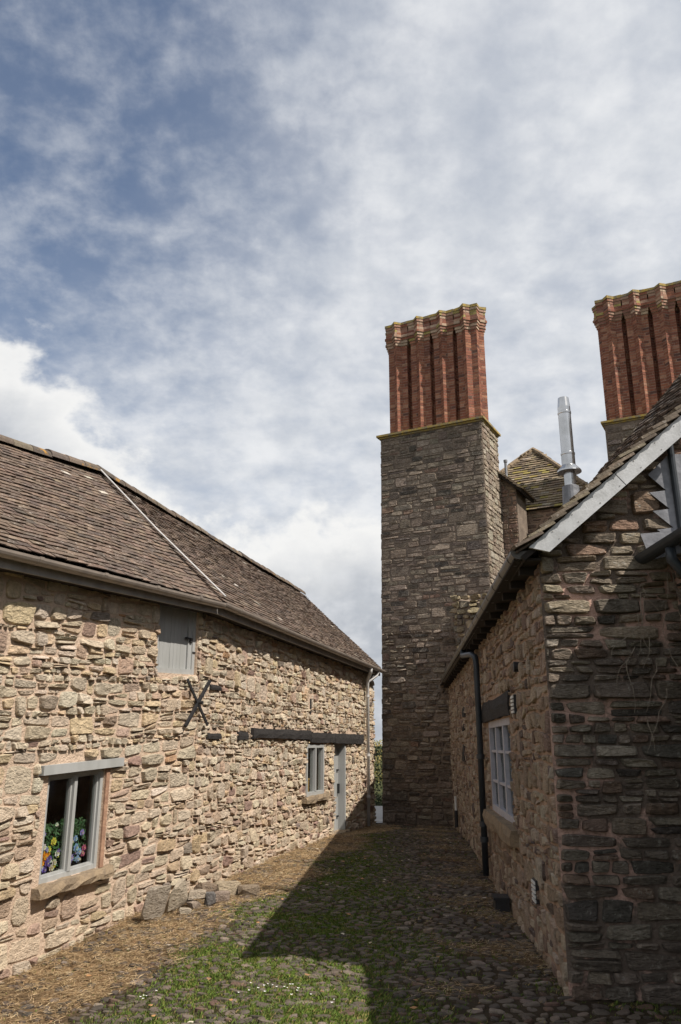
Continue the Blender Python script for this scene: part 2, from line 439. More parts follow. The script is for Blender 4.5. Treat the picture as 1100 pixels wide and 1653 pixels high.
def roof_tiles(E0, E1, R0, R1, pal, tw=.165, gauge=.10, length=.17, th=.013, lift=.02, sag=.0, jit=.006, s_pad=0.0, t_off=-.03, skip=None, var=.22):
    """lapped tiles on the patch between eave E0-E1 and ridge R0-R1"""
    E0, E1, R0, R1 = map(Vector, (E0, E1, R0, R1)); out = []
    L = (E1 - E0).length; S = .5 * ((R0 - E0).length + (R1 - E1).length)
    ph = rng.uniform(0, 50)
    def pt(s, t):
        a, b = s / L, t / S
        p = (E0 * (1 - a) + E1 * a) * (1 - b) + (R0 * (1 - a) + R1 * a) * b
        return p
    def nrm(s, t):
        return (pt(s + .01, t) - pt(s, t)).cross(pt(s, t + .01) - pt(s, t)).normalized()
    nz = nrm(L / 2, S / 2); sgn = 1 if nz.z > 0 else -1
    rows = int((S + .02) / gauge)
    for j in range(rows):
        t0 = t_off + j * gauge; k = 0; s = -(tw / 2 if j % 2 else 0)
        while s < L - .01:
            a, b = max(s, 0) + .0015, min(s + tw, L) - .0015
            s += tw
            if b - a < .03: continue
            if skip and skip(.5 * (a + b), t0): continue
            t1 = min(t0 + length, S + .01); n = nrm(.5 * (a + b), t0) * sgn
            wv = sag * (math.sin(a * 1.3 + ph) + .6 * math.sin(t0 * 2.4 + a * .7))
            lf = lift + rng.uniform(-.002, jit); dl = rng.uniform(-.004, .004); tt = t0 + rng.uniform(-.006, .006)
            lo = [pt(a, tt) + n * (lf - dl + wv), pt(b, tt) + n * (lf + dl + wv), pt(b, t1) + n * (.002 + wv), pt(a, t1) + n * (.002 + wv)]
            mid = [.5 * (lo[0] + lo[1]) + n * rng.uniform(.0, .005)]
            P = [p - n * th for p in lo] + lo
            f = [(4, 5, 6, 7), (0, 1, 5, 4), (1, 2, 6, 5), (3, 0, 4, 7), (3, 2, 1, 0)]
            out.append((P, f, pick_colour(pal, var)))
    return out

# ------------------------------------------------------------------ ground
def sstep(x, a, b):
    t = min(max((x - a) / (b - a), 0), 1); return t * t * (3 - 2 * t)
def zg(x, y):
    d = -.20 * min(max((9.8 - y) / 2.73, 0), 1.7) ** 1.3 * (1 - sstep(x, -2.3, -.5))
    d -= .17 * min(max((y - 15.5) / 4, 0), 1.6)
    return d + .012 * math.sin(x * 2.1 + y * .7) + .010 * math.sin(x * 1.1 - y * 1.9)
xs = [-400, -120, -40, -15, -8] + list(np.arange(-4, 4.01, .1)) + [8, 15, 40, 120, 400]; ys = [-400, -100, -30, -8, 0] + list(np.arange(4, 20.01, .1)) + [22, 25, 30, 45, 90, 250, 900]
gv = [(x, y, zg(x, y)) for y in ys for x in xs]; nx = len(xs)
gf = [(j * nx + i, j * nx + i + 1, (j + 1) * nx + i + 1, (j + 1) * nx + i) for j in range(len(ys) - 1) for i in range(nx - 1)]

# plan lines of the two long walls
def barn_x(y): return -1.70 + (.2625 if y > 9.8 else .36) * (y - 9.8)
def cott_x(y): return 1.03 + .078 * y

def vnoise(x, y, s):
    return (math.sin(x * s * 1.7 + 1.3 * math.sin(y * s * 1.1)) + math.sin(y * s * 2.1 + 1.7 * math.sin(x * s * .9 + 2)) + math.sin((x + y) * s * 1.3 + 4)) / 3
def straw_edge(y): return 1.12 - .04 * (y - 7) + .16 * math.sin(y * 1.9) + .1 * math.sin(y * 4.7)
def green_d(x, y):
    """share of the ground under green grass"""
    d = x - barn_x(y); e = straw_edge(y)
    v = .5 + .5 * vnoise(x, y, 2.2) + .25 * vnoise(x, y, 6.1)
    band = math.exp(-((x + .40 - .04 * (y - 6)) / .78) ** 2)
    if y < 7.6: band = max(band, math.exp(-((x + .6) / .85) ** 2))
    k = band * (.25 + .75 * sstep(v, .28, .66)) + .10 * sstep(v, .6, .85)
    return min(k, 1) * sstep(d - e, -.2, .15) + .01
def straw_d(x, y):
    """share of the ground under dead grass"""
    d = x - barn_x(y); e = straw_edge(y)
    k = sstep(e - d, -.2, .2) * (.5 + .5 * sstep(.5 + .5 * vnoise(x, y, 3.4), .2, .6))
    r = cott_x(y) - x
    if y > 5.9 and r < 1.1: k = max(k, .45 * sstep(.5 + .5 * vnoise(x, y, 2.7), .4, .75) * sstep(1.1 - r, 0, .5))
    return k
SOIL, TAN, TURF = np.array((.058, .044, .031)), np.array((.25, .165, .09)), np.array((.062, .078, .02))
def soil(x, y):
    if not (-4.2 < x < 4.2 and 3.5 < y < 20.5): return TURF * .6 + SOIL * .4
    st, gr = straw_d(x, y), green_d(x, y)
    c = SOIL * (1 - st) + TAN * st
    return c * (1 - .85 * gr) + TURF * .85 * gr
ground = struct(obj('ground', gv, gf, 'earth', smooth=True, col=[soil(p[0], p[1]) for p in gv]))
# cobbles
items = []
y = 4.6
COBBLE = [(4, (.095, .075, .06)), (3, (.125, .10, .08)), (2, (.07, .058, .048)), (1, (.17, .135, .11)), (1, (.11, .07, .052))]
row = 0
while y < 19.0:
    dep = rng.uniform(.045, .08)
    x = max(barn_x(y), -3.6) + .05 + rng.uniform(0, .1)
    while x < min(cott_x(y), 4.0) - .05 if y > 5.7 else x < 3.2:
        wd = rng.uniform(.055, .145)
        cx, cy = x + wd / 2, y + dep / 2 + .025 * math.sin(x * 3.1 + row) + rng.uniform(-.012, .012)
        dl = cx - barn_x(cy)
        pk = max(.97 - .28 * green_d(cx, cy) - .62 * straw_d(cx, cy), .15)
        if rng.random() < pk:
            hh = rng.uniform(.004, .016); z0 = zg(cx, cy); v = []; rot = rng.uniform(-.15, .15)
            sq = rng.uniform(2.4, 3.6); tx, ty = rng.uniform(-.25, .25, 2)
            for sc_, dz_ in ((1.0, -.03), (.93, hh * .55), (.68, hh)):
                for k in range(8):
                    a = 2 * math.pi * (k + .5) / 8; e = 2 / sq; jr = rng.uniform(.88, 1.06)
                    px = math.copysign(abs(math.cos(a)) ** e, math.cos(a)) * (wd / 2 - .006) * sc_ * jr
                    py = math.copysign(abs(math.sin(a)) ** e, math.sin(a)) * (dep / 2 - .004) * sc_ * jr
                    v.append((cx + px * math.cos(rot) - py * math.sin(rot), cy + px * math.sin(rot) + py * math.cos(rot), z0 + dz_ + (tx * px + ty * py if dz_ > 0 else 0)))
            v.append((cx, cy, z0 + hh * 1.08))
            f = []
            for r_ in (0, 1):
                for k in range(8): f.append((r_ * 8 + k, r_ * 8 + (k + 1) % 8, (r_ + 1) * 8 + (k + 1) % 8, (r_ + 1) * 8 + k))
            f += [(16 + k, 16 + (k + 1) % 8, 24) for k in range(8)]
            items.append((v, f, pick_colour(COBBLE, .25)))
        x += wd + rng.uniform(.0, .012)
    y += dep; row += 1
pieces('cobble', 'cobbles', items, 'cobble', ground, 290)

# grass, straw and litter between the cobbles
def blades(name, n, dens, pal, hr, lean, wr, label, lie=.0):
    V = []; Fc = []; Cc = []; pw = 2.0 if name == 'grass' else 1.9
    made = tries = 0
    while made < n and tries < n * 12:
        tries += 1
        y = 4.8 + 14.2 * rng.random() ** pw; x = rng.uniform(max(barn_x(y), -3.5), min(cott_x(y), 3.0) if y > 5.8 else 2.6)
        if rng.random() > dens(x, y): continue
        z = zg(x, y); c = pick_colour(pal, .3)
        for q in range(3):
            bx, by = x + rng.normal(0, .012), y + rng.normal(0, .012)
            h = rng.uniform(*hr); a = rng.uniform(0, 6.28); l = h * rng.uniform(*lean); wd = rng.uniform(*wr); a2 = a + 1.57 + rng.uniform(-.4, .4)
            wx, wy = math.cos(a2) * wd, math.sin(a2) * wd
            b = len(V); zz = z + (rng.uniform(.004, .03) if lie else -.004)
            tz = rng.uniform(-.004, .012) if lie else h
            V += [(bx - wx, by - wy, zz), (bx + wx, by + wy, zz), (bx + math.cos(a) * l * .45 + wx * .7, by + math.sin(a) * l * .45 + wy * .7, zz + tz * .65), (bx + math.cos(a) * l, by + math.sin(a) * l, zz + tz)]
            Fc += [(b, b + 1, b + 2), (b, b + 2, b + 3)]; Cc += [c] * 4
        made += 1
    o = obj(name, V, Fc, 'grass', None, col=Cc, kind='stuff'); o['label'] = label; o['category'] = 'grass'
    return o
GREEN = [(4, (.09, .14, .02)), (3, (.065, .108, .016)), (2, (.125, .16, .03)), (1.2, (.18, .15, .05)), (.7, (.26, .19, .08))]
STRAW = [(4, (.37, .265, .145)), (3, (.27, .185, .10)), (2, (.45, .345, .21)), (2, (.17, .115, .065))]
blades('grass', 52000, green_d, GREEN, (.008, .028), (.4, 1.3), (.0018, .0035), 'short green grass growing between the cobbles of the lane')
blades('dry_grass', 22000, straw_d, STRAW, (.03, .085), (.8, 1.2), (.0015, .003), 'straw-coloured dead grass strewn along the foot of the walls', lie=1)
def litter():
    mb = MB()
    for _ in range(150):        # fallen leaves and pale chips
        y = rng.uniform(5.3, 15); x = rng.uniform(barn_x(y) + .3, cott_x(max(y, 5.9)) - .1); z = zg(x, y) + .034; a = rng.uniform(0, 6.28); s = rng.uniform(.008, .022)
        c = [(.42, .34, .22), (.5, .44, .36), (.26, .15, .08), (.38, .2, .09)][rng.integers(4)]
        p = [(x + math.cos(a + k * 1.257) * s * (1.5 if k % 2 else 1), y + math.sin(a + k * 1.257) * s, z + rng.uniform(0, .012)) for k in range(5)]
        mb.add(p, [(0, 1, 2, 3, 4)], c)
    o = mb.build('leaf_litter', 'petal', None, kind='stuff'); o['label'] = 'small pale fallen leaves and chips scattered over the lane'; o['category'] = 'litter'
    mb = MB()
    for (cx, cy, n, sp) in ((-.45, 5.95, 15, .10), (-1.35, 6.25, 5, .05), (-.15, 5.7, 4, .2)):
        for _ in range(n):
            x, y = cx + rng.normal(0, sp), cy + rng.normal(0, sp * .7); z = zg(x, y) + rng.uniform(.04, .065)
            s = rng.uniform(.007, .011)
            p = [(x + math.cos(k * .785) * s * (1 if k % 2 else .6), y + math.sin(k * .785) * s * (1 if k % 2 else .6), z + .003 * (k % 2)) for k in range(8)]
            mb.add(p, [tuple(range(8))], (.75, .75, .72)); mb.tube([(x, y, z - .05), (x, y, z - .001)], .001, 4, (.1, .15, .03))
    o = mb.build('daisy_patch', 'petal', None, kind='stuff'); o['label'] = 'tiny white daisies dotted in the sunlit grass'; o['category'] = 'daisies'
litter()

# ------------------------------------------------------------------ the long barn
tn, tf = Vector((.36, 1, 0)).normalized(), Vector((.2625, 1, 0)).normalized()
nn_, nf = Vector((tn.y, -tn.x, 0)), Vector((tf.y, -tf.x, 0))
B = Vector((-1.70, 9.8, 0)); LN = 5.3 * math.hypot(.36, 1); LF = 9.4 * math.hypot(.2625, 1)
FN = frame(B - tn * LN, tn, nn_, .045, LN)           # near length, u = 0 at the near end
FF = frame(B, tf, nf)                                # far length, u = 0 at the bend
un = lambda y: (y - 4.5) * math.hypot(.36, 1)
uf = lambda y: (y - 9.8) * math.hypot(.2625, 1)
barn = thing('stone_barn', 'long cream rubble-stone barn with brown tiled roof along the sunlit side of the lane', 'barn', (-3, 12, 0))
W1 = (un(7.40), un(8.17), .56, 1.46); SH = (un(8.90), un(9.72), 2.40, 3.25)
W2 = (uf(14.05), uf(15.08), .76, 1.60); DR = (uf(15.80), uf(16.60), -.12, 1.60)
ZTOP = 3.25
OPN = [W1, SH]; OPF = [W2, DR]
wall_n = sheet(FN, 0, LN, -.5, ZTOP, OPN).build('wall', 'mortar_barn', barn)
wall_f = sheet(FF, 0, LF, -.6, ZTOP, OPF).build('wall', 'mortar_barn', barn)
BARN = [(6, (.55, .462, .36)), (5, (.505, .43, .34)), (3.4, (.56, .44, .30)), (3, (.46, .38, .29)), (1.1, (.43, .315, .245)), (.3, (.28, .19, .155)), (.2, (.44, .28, .17)), (.2, (.24, .20, .17)), (2.6, (.60, .52, .42))]
BARN_LOW = [(5, (.53, .445, .345)), (4, (.475, .39, .295)), (1.8, (.42, .315, .24)), (.7, (.31, .215, .175)), (4, (.555, .455, .34)), (.25, (.25, .21, .18)), (.8, (.48, .365, .24))]
BARN = [(w_, (c_[0] * 1.03, c_[1] * 1.03, c_[2] * 1.0)) for w_, c_ in BARN]; BARN_LOW = [(w_, (c_[0] * 1.03, c_[1] * 1.02, c_[2] * 1.0)) for w_, c_ in BARN_LOW]
palb = lambda u, v: BARN_LOW if v < 1.1 else BARN
# keep stones clear of beams, lintel and sill
LIN1 = (un(7.27), un(8.38), 1.46, 1.54); SIL1 = (un(7.32), un(8.30), .46, .56)
BEAMS = [(uf(11.5), uf(14.2), 1.67, 1.83), (uf(14.2), uf(15.75), 1.62, 1.80), (uf(15.75), uf(18.0), 1.60, 1.81)]
SMALL = [(uf(10.06), uf(10.46), 1.66, 1.73), (uf(11.03), uf(11.36), 1.66, 1.76), (uf(10.08), uf(10.4), 2.25, 2.31)]
SLIT = (uf(14.25), uf(14.33), 2.10, 2.36); SIL2 = (uf(13.85), uf(15.25), .64, .76)
sn = rubble(FN, .9, LN, -.45, ZTOP - .05, OPN + [LIN1, SIL1, (un(7.33), un(7.42), .56, 1.46), (un(8.15), un(8.25), .56, 1.46)], palb, .042, .118, (1.1, 3.9), (.005, .040), .0036, (2.8, 7), .14, .024, .6, tall=.13)
sf = rubble(FF, 0, LF, -.5, ZTOP - .05, OPF + BEAMS + SMALL + [SIL2, SLIT], palb, .042, .11, (1.0, 3.2), (.005, .044), .0036, (2.7, 6.5), .15, .024, .65, tall=.13)
cut = 195
pieces('stone', 'stonework', sn, 'stone', wall_n, cut)
pieces('stone', 'stonework', sf, 'stone', wall_f, 100)
# back and end walls close the barn
mb = MB()
FNb = frame(B - tn * LN - nn_ * 4.2, tn, nn_, .045, LN); FFb = frame(B - nf * 4.2, tf, nf)
mb.box(FNb, 0, LN + .1, -.5, ZTOP, -.3, 0); mb.box(FFb, -.1, LF, -.6, ZTOP, -.3, 0)
mb.build('back_wall', 'mortar_barn', barn)
E_n0, E_b, E_f = FN(0, 3.30, .24), FF(0, 3.30, .24), FF(LF - .1, 3.27, .24)
off = .24
RW, RISE = 2.0, 1.90
rn0 = FN(0, 2.84 + RISE, .24 - RW); r_b = FF(.12, 3.30 + RISE, .24 - RW); r_f = FF(LF - .1, 3.28 + RISE, .24 - RW)
for nm, Fx, u0_, u1_ in (('gable_wall', FF, LF - .3, LF), ('gable_wall', FN, 0, .3)):
    m2 = MB(); prof = [(0, -.6), (0, 3.25), (-1.76, 3.27 + 1.83), (-4.2, 3.25), (-4.2, -.6)]
    a = [Fx(u0_, v, d) for d, v in prof]; b = [Fx(u1_, v, d) for d, v in prof]; k = len(prof)
    m2.add(a + b, [tuple(range(k)), tuple(range(2 * k - 1, k - 1, -1))] + [(i, (i + 1) % k, k + (i + 1) % k, k + i) for i in range(k)])
    m2.build(nm, 'mortar_barn', barn)
# stones on the outer edge of the far gable
FE = frame(FF(LF, 0, 0), -nf, tf)
pieces('stone', 'stonework', rubble(FE, 0, 1.2, -.5, 3.2, [], BARN, .07, .15, (1.2, 2.8), (.012, .05), .009, (2.6, 4.4), .16), 'stone', wall_f, 0)
# roof deck under the tiles and the far slope
roof = MB()
def slab(mb, p, th):
    q = [Vector(x) for x in p]; n = (q[1] - q[0]).cross(q[3] - q[0]).normalized()
    if n.z < 0: n = -n
    mb.hexa([x - n * th for x in q] + q)
for k in range(14):
    f0, f1 = k / 14, (k + 1) / 14; dn = Vector((0, 0, -.035))
    for j in range(4):
        g0, g1 = j / 4, (j + 1) / 4
        P_ = lambda f, g: E_n0.lerp(E_b, f).lerp(rn0.lerp(r_b, f), g) + dn
        slab(roof, [P_(f0, g0), P_(f1, g0), P_(f1, g1), P_(f0, g1)], .05)
slab(roof, [p + Vector((0, 0, -.012)) for p in (E_b, E_f, r_f, r_b)], .06)
bk = lambda F, u, z: F(u, z, .24 - 2 * RW - .6)
slab(roof, [rn0, r_b, bk(FF, 0, 3.2), bk(FN, 0, 3.2)], .06); slab(roof, [r_b, r_f, bk(FF, LF - .1, 3.2), bk(FF, 0, 3.2)], .06)
roof_o = roof.build('roof', 'soffit', barn)
TILE = [(5, (.128, .092, .07)), (4, (.105, .078, .062)), (3, (.15, .108, .081)), (1, (.088, .068, .056)), (.5, (.18, .135, .10)), (.10, (.38, .34, .29))]
tn_items = roof_tiles(E_n0, E_b, rn0, r_b, TILE, .15, .080, .14, .010, .018, .010, .010, var=.11)
tf_items = roof_tiles(E_b, E_f, r_b, r_f, TILE, .15, .080, .14, .010, .018, .010, .010, var=.11)
pieces('tile', 'tiles', tn_items + tf_items, 'tile', roof_o, 290)
# ridge tiles
def ridge_run(a, b, parent, seglen=.32, r=.105, mat='ridge'):
    a, b = Vector(a), Vector(b); n = max(1, int((b - a).length / seglen)); d = (b - a).normalized(); side = d.cross(Vector((0, 0, 1))).normalized()
    for i in range(n):
        p = a + (b - a) * (i / n); q = a + (b - a) * ((i + 1) / n) + d * .015; dz_ = rng.uniform(-.008, .012); v = []; f = []
        for pp, rr in ((p, r * 1.05), (q, r * .97)):
            for th_ in (0, .018):
                for k in range(9):
                    an = math.pi * (k / 8) ; v.append(pp + side * math.cos(an) * (rr - th_) * 1.05 + Vector((0, 0, math.sin(an) * (rr - th_) - .055 + dz_)))
        for k in range(8):
            f += [(k, k + 1, 18 + k + 1, 18 + k), (9 + k, 27 + k, 27 + k + 1, 9 + k + 1), (k, 9 + k, 9 + k + 1, k + 1), (18 + k, 18 + k + 1, 27 + k + 1, 27 + k)]
        obj('ridge_tile', v, f, mat, parent, col=np.tile(pick_colour([(2, (.14, .11, .085)), (1, (.18, .14, .11)), (1, (.11, .09, .075))], .15), (len(v), 1)))
ridge_run(rn0 + Vector((0, 0, .03)), r_b + Vector((0, 0, .03)), roof_o); ridge_run(r_b + Vector((0, 0, .03)), r_f + Vector((0, 0, .03)), roof_o)
# pale conduit up the roof at the bend, with its clip
mb = MB(); nrm = Vector((nf.x, nf.y, 1.05)).normalized()
mb.tube([E_b + nf * .04 + Vector((0, 0, .02)) + nrm * .03, E_b * .5 + r_b * .5 + nrm * .05, r_b + nrm * .07], .011, 8)
mb.build('roof_conduit', 'grey_pipe', barn)
# fascia, gutter and brackets
for Fx, u0_, u1_ in ((FN, 0, LN), (FF, 0, LF - .1)):
    m2 = MB(); m2.box(Fx, u0_, u1_, 3.135, 3.27, .165, .195); m2.build('fascia', 'fascia', barn)
    m2 = MB(); m2.box(Fx, u0_, u1_, 3.145, 3.165, .0, .165); m2.build('soffit', 'soffit', barn)
    m2 = MB(); m2.gutter([Fx(u0_, 3.265, .262), Fx(u1_, 3.255, .262)], .062, Fx.n); g_ = m2.build('gutter', 'gutter', barn, smooth=False)
    k = .5
    while k < u1_:
        m3 = MB(); m3.gutter([Fx(k, 3.265, .262), Fx(k + .05, 3.265, .262)], .068, Fx.n); m3.build('bracket', 'gutter', g_); k += .9
# downpipe at the far end
m2 = MB(); ud = uf(18.2)
m2.tube([FF(ud - .35, 3.2, .262), FF(ud - .33, 3.12, .25), FF(ud - .05, 2.98, .12), FF(ud, 2.90, .10), FF(ud, .04 + zg(.5, 18.2), .10)], .036, 10)
dp = m2.build('downpipe', 'grey_pipe', barn, smooth=True)
for zz in (2.6, 1.35, .5):
    m3 = MB(); m3.tube([FF(ud, zz, .10), FF(ud, zz + .05, .10)], .045, 10); m3.build('clip', 'grey_pipe', dp)
m2 = MB(); m2.tube([FF(ud + .45, 3.2, .262), FF(ud + .42, 3.10, .22), FF(ud + .04, 2.93, .10)], .03, 8); m2.build('branch_pipe', 'grey_pipe', dp, smooth=True)
# ground floor window with two lights
def frame_bars(F, o, d0, d1, bars, fw, mullion=None, mw=.05):
    mb = MB(); a, b, c, d = o
    mb.box(F, a, a + fw, c, d, d0, d1); mb.box(F, b - fw, b, c, d, d0, d1)
    mb.box(F, a + fw, b - fw, c, c + fw, d0, d1 - .002); mb.box(F, a + fw, b - fw, d - fw, d, d0, d1 - .002)
    if mullion: mb.box(F, mullion - mw / 2, mullion + mw / 2, c + fw, d - fw, d0, d1 + .003)
    return mb
win = obj('window', *(lambda m: (m.v, m.f))(frame_bars(FN, W1, -.10, -.02, 0, .042, .5 * (W1[0] + W1[1]), .042)), 'paint', barn)
a, b, c, d = W1; mid_ = .5 * (a + b)
for p, q in ((a + .042, mid_ - .021), (mid_ + .021, b - .042)):
    mb = frame_bars(FN, (p, q, c + .042, d - .042), -.085, -.045, 0, .018); mb.build('sash', 'paint', win)
    m2 = MB(); m2.box(FN, p + .02, q - .02, c + .07, d - .07, -.070, -.064); m2.build('pane', 'glass', win)
mb = MB(); mb.box(FN, *LIN1, -.12, .055); mb.build('lintel', 'paint', win)
def rough_slab(F, u0, u1, v0, v1, d0, d1, name, mat, parent, n=9, amp=.012):
    """stone or timber baulk with uneven edges"""
    v = []; f = []
    for i in range(n + 1):
        u = u0 + (u1 - u0) * i / n; j = lambda: rng.uniform(-amp, amp)
        v += [F(u, v0 + j(), d0), F(u, v0 + j(), d1 + j()), F(u, .5 * (v0 + v1) + j(), d1 + abs(j())), F(u, v1 + j(), d1 + j() - .01), F(u, v1 + j(), d0)]
    for i in range(n):
        for k in range(5): f.append((i * 5 + k, i * 5 + (k + 1) % 5, (i + 1) * 5 + (k + 1) % 5, (i + 1) * 5 + k))
    f += [(0, 1, 2, 3, 4), tuple(n * 5 + k for k in (4, 3, 2, 1, 0))]
    return obj(name, v, f, mat, parent)
rough_slab(FN, SIL1[0], SIL1[1], SIL1[2] + .01, SIL1[3], -.12, .085, 'sill', 'sill', win)
mb = MB(); mb.box(FN, W1[1] + .001, W1[1] + .055, W1[2], W1[3], -.05, .018); mb.build('jamb', 'redsand', win)
# inner splayed reveals and room behind
mb = MB()
for Fx, o in ((FN, W1), (FF, W2)):
    a, b, c, d = o
    mb.add([Fx(b + .002, c - .05, -.101), Fx(b + .47, c - .05, -.52), Fx(b + .47, d + .3, -.52), Fx(b + .002, d + .3, -.101)], [(0, 1, 2, 3)])
    mb.add([Fx(a - .05, c - .03, -.10), Fx(b + .3, c - .03, -.10), Fx(b + .3, c - .03, -.75), Fx(a - .3, c - .03, -.75)], [(0, 1, 2, 3)])
mb.build('inner_reveal', 'plaster', barn)
# hatch
a, b, c, d = SH
hat = obj('hatch', *(lambda m: (m.v, m.f))(frame_bars(FN, (a, b, c, d), -.12, -.03, 0, .06)), 'paint', barn)
mb = MB(); mb.box(FN, b - .14, b - .06, c + .06, d - .06, -.11, -.045); mb.build('post', 'paint', hat)
k = a + .06
while k < b - .15:
    e = min(k + .075, b - .145); m2 = MB(); m2.box(FN, k + .0015, e - .0015, c + .062, d - .062, -.10, -.062 + rng.uniform(-.002, .002)); m2.build('board', 'paint', hat); k += .075
mb = MB(); mb.box(FN, b - .20, b - .09, c + .415, c + .435, -.055, -.035); mb.box(FN, b - .12, b - .075, c + .38, c + .43, -.045, -.022); mb.tube([FN(b - .20, c + .425, -.05), FN(b - .20, c + .425, -.02)], .014, 8); mb.build('latch', 'black', hat)
mb = MB(); mb.box(FN, b - .06, b + .012, c + .255, c + .272, -.029, -.02); mb.build('hinge', 'black', hat)
# cross-shaped tie plate
xc, zc_ = un(9.7), 2.075; tie = None
mb = MB()
for sgn in (1, -1):
    L_ = .37; an = math.atan2(.26, .26 * sgn); ca, sa = math.cos(an), math.sin(an); hw = .016
    c4 = [(-L_, -hw), (L_, -hw), (L_, hw), (-L_, hw)]
    z1 = .075 if sgn > 0 else .062
    pts = [(xc + ca * p - sa * q, zc_ + sa * p + ca * q) for p, q in c4]
    mb.hexa([FN(u, v, .045) for u, v in pts] + [FN(u, v, z1) for u, v in pts])
tie = mb.build('tie_plate', 'black', barn)
mb = MB(); mb.tube([FN(xc, zc_, .06), FN(xc, zc_, .125)], .02, 8); mb.build('bolt', 'black', tie)
# tarred beams let into the far wall
for q in BEAMS: rough_slab(FF, q[0] + .005, q[1] - .005, q[2] + .01, q[3] - .01, -.2, .055, 'beam', 'timber', barn, 12, .010)
for q in SMALL: rough_slab(FF, *q, -.1, .035, 'beam_stub', 'timber', barn, 4, .006)
mb = MB(); mb.box(FF, *SLIT, -.04, .006); mb.build('slit_shade_strip', 'black', barn)  # solid black strip, the shade inside the slit given as colour
# far window
a, b, c, d = W2
win2 = obj('window', *(lambda m: (m.v, m.f))(frame_bars(FF, W2, -.07, .022, 0, .06, .5 * (a + b), .06)), 'paint', barn)
for p, q in ((a + .06, .5 * (a + b) - .03), (.5 * (a + b) + .03, b - .06)):
    m2 = MB(); m2.box(FF, p, q, c + .06, d - .06, -.032, -.026); m2.build('pane', 'glass', win2)
rough_slab(FF, SIL2[0], SIL2[1], SIL2[2] + .02, SIL2[3], -.1, .09, 'sill', 'sill', win2)
# door
a, b, c, d = DR
door = obj('door', *(lambda m: (m.v, m.f))((lambda m: (m.box(FF, a, a + .07, c, d, -.2, -.06), m.box(FF, b - .07, b, c, d, -.2, .02), m.box(FF, a + .07, b - .07, d - .08, d, -.2, -.062), m)[-1])(MB())), 'paint', barn)
k = a + .07
while k < b - .08:
    e = min(k + .11, b - .07); m2 = MB(); m2.box(FF, k + .002, e - .002, c + .04, d - .08, -.16, -.12 + rng.uniform(-.002, .002)); m2.build('board', 'paint', door); k += .11
mb = MB(); mb.box(FF, b - .15, b - .11, .68, .86, -.12, -.075); mb.box(FF, b - .2, b - .11, 1.1, 1.13, -.12, -.09); mb.box(FF, b - .2, b - .11, .25, .28, -.12, -.09); mb.build('handle', 'black', door)
rough_slab(FF, a - .05, b + .05, zg(-.1, 16.2) - .05, zg(-.1, 16.2) + .05, -.2, .12, 'threshold', 'sill', door)

# ------------------------------------------------------------------ chimney tower
KT = 1.1
ct = Vector((1, -.53, 0)).normalized(); cnr = Vector((ct.y, -ct.x, 0))       # along the face, outward
FL = Vector((.97, 19.6, 0)); TW, TD = 2.83, 1.28; TZ = 9.25
def batter(F, amt, ref):
    def G(u, v, d=0.0): return F(u + amt * (v / TZ) * (1 - u / ref), v, d)
    G.n = F.n; G.t = F.t
    G.arr = lambda u, v, d: F.arr(u + amt * (v / TZ) * (1 - u / ref), v, d)
    return G
F1 = batter(frame(FL, ct, cnr), .10, TW); F2 = frame(FL + ct * TW, -cnr, ct)
tower = thing('chimney_tower', 'tall grey stone chimney tower carrying a row of red brick shafts', 'chimney', (2.3, 19.6, 0))
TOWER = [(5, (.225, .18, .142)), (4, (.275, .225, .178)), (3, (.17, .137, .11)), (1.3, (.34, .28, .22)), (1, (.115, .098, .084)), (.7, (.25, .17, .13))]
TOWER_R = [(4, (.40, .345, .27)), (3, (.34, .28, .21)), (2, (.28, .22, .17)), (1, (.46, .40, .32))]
tw = MB(); c0 = [F1(0, -.5), F1(TW, -.5), F1(TW, -.5, -TD), F1(0, -.5, -TD)]; c1 = [F1(0, TZ), F1(TW, TZ), F1(TW, TZ, -TD), F1(0, TZ, -TD)]
tw.hexa(c0 + c1); tower_wall = tw.build('wall', 'mortar_tower', tower)
def tower_hidden(x, y):
    if y > 1095: return x > 735
    return x > 845 - (y - 885) * .595 - 6 if y > 885 else False
t_lo = rubble(F1, 0, TW, -.45, 4.2, [], TOWER, .06, .13, (1.6, 4.2), (.012, .045), .005, (3.4, 7), .11, .018, .6, tall=.12)
t_hi = rubble(F1, 0, TW, 4.2, TZ - .02, [], TOWER, .075, .15, (1.8, 4.6), (.006, .020), .0035, (5, 9), .07, .010, .5, tall=.12)
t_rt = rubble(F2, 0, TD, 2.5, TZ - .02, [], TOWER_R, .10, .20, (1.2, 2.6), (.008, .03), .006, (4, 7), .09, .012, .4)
FLF = frame(FL - cnr * TD, cnr, -ct)
FLB = lambda u, v, d=0.0: FLF(u, v, d) + ct * (.10 * v / TZ)
t_lf = rubble(FLB, 0, TD, -.4, TZ - .02, [], TOWER, .09, .17, (1.4, 3.0), (.006, .02), .004, (5, 9), .06, .012, .4)
pieces('stone', 'stonework', t_lo + t_hi + t_rt, 'dark_stone', tower_wall, 290, tower_hidden)
pieces('stone', 'stonework', t_lf, 'dark_stone', tower_wall, 0)
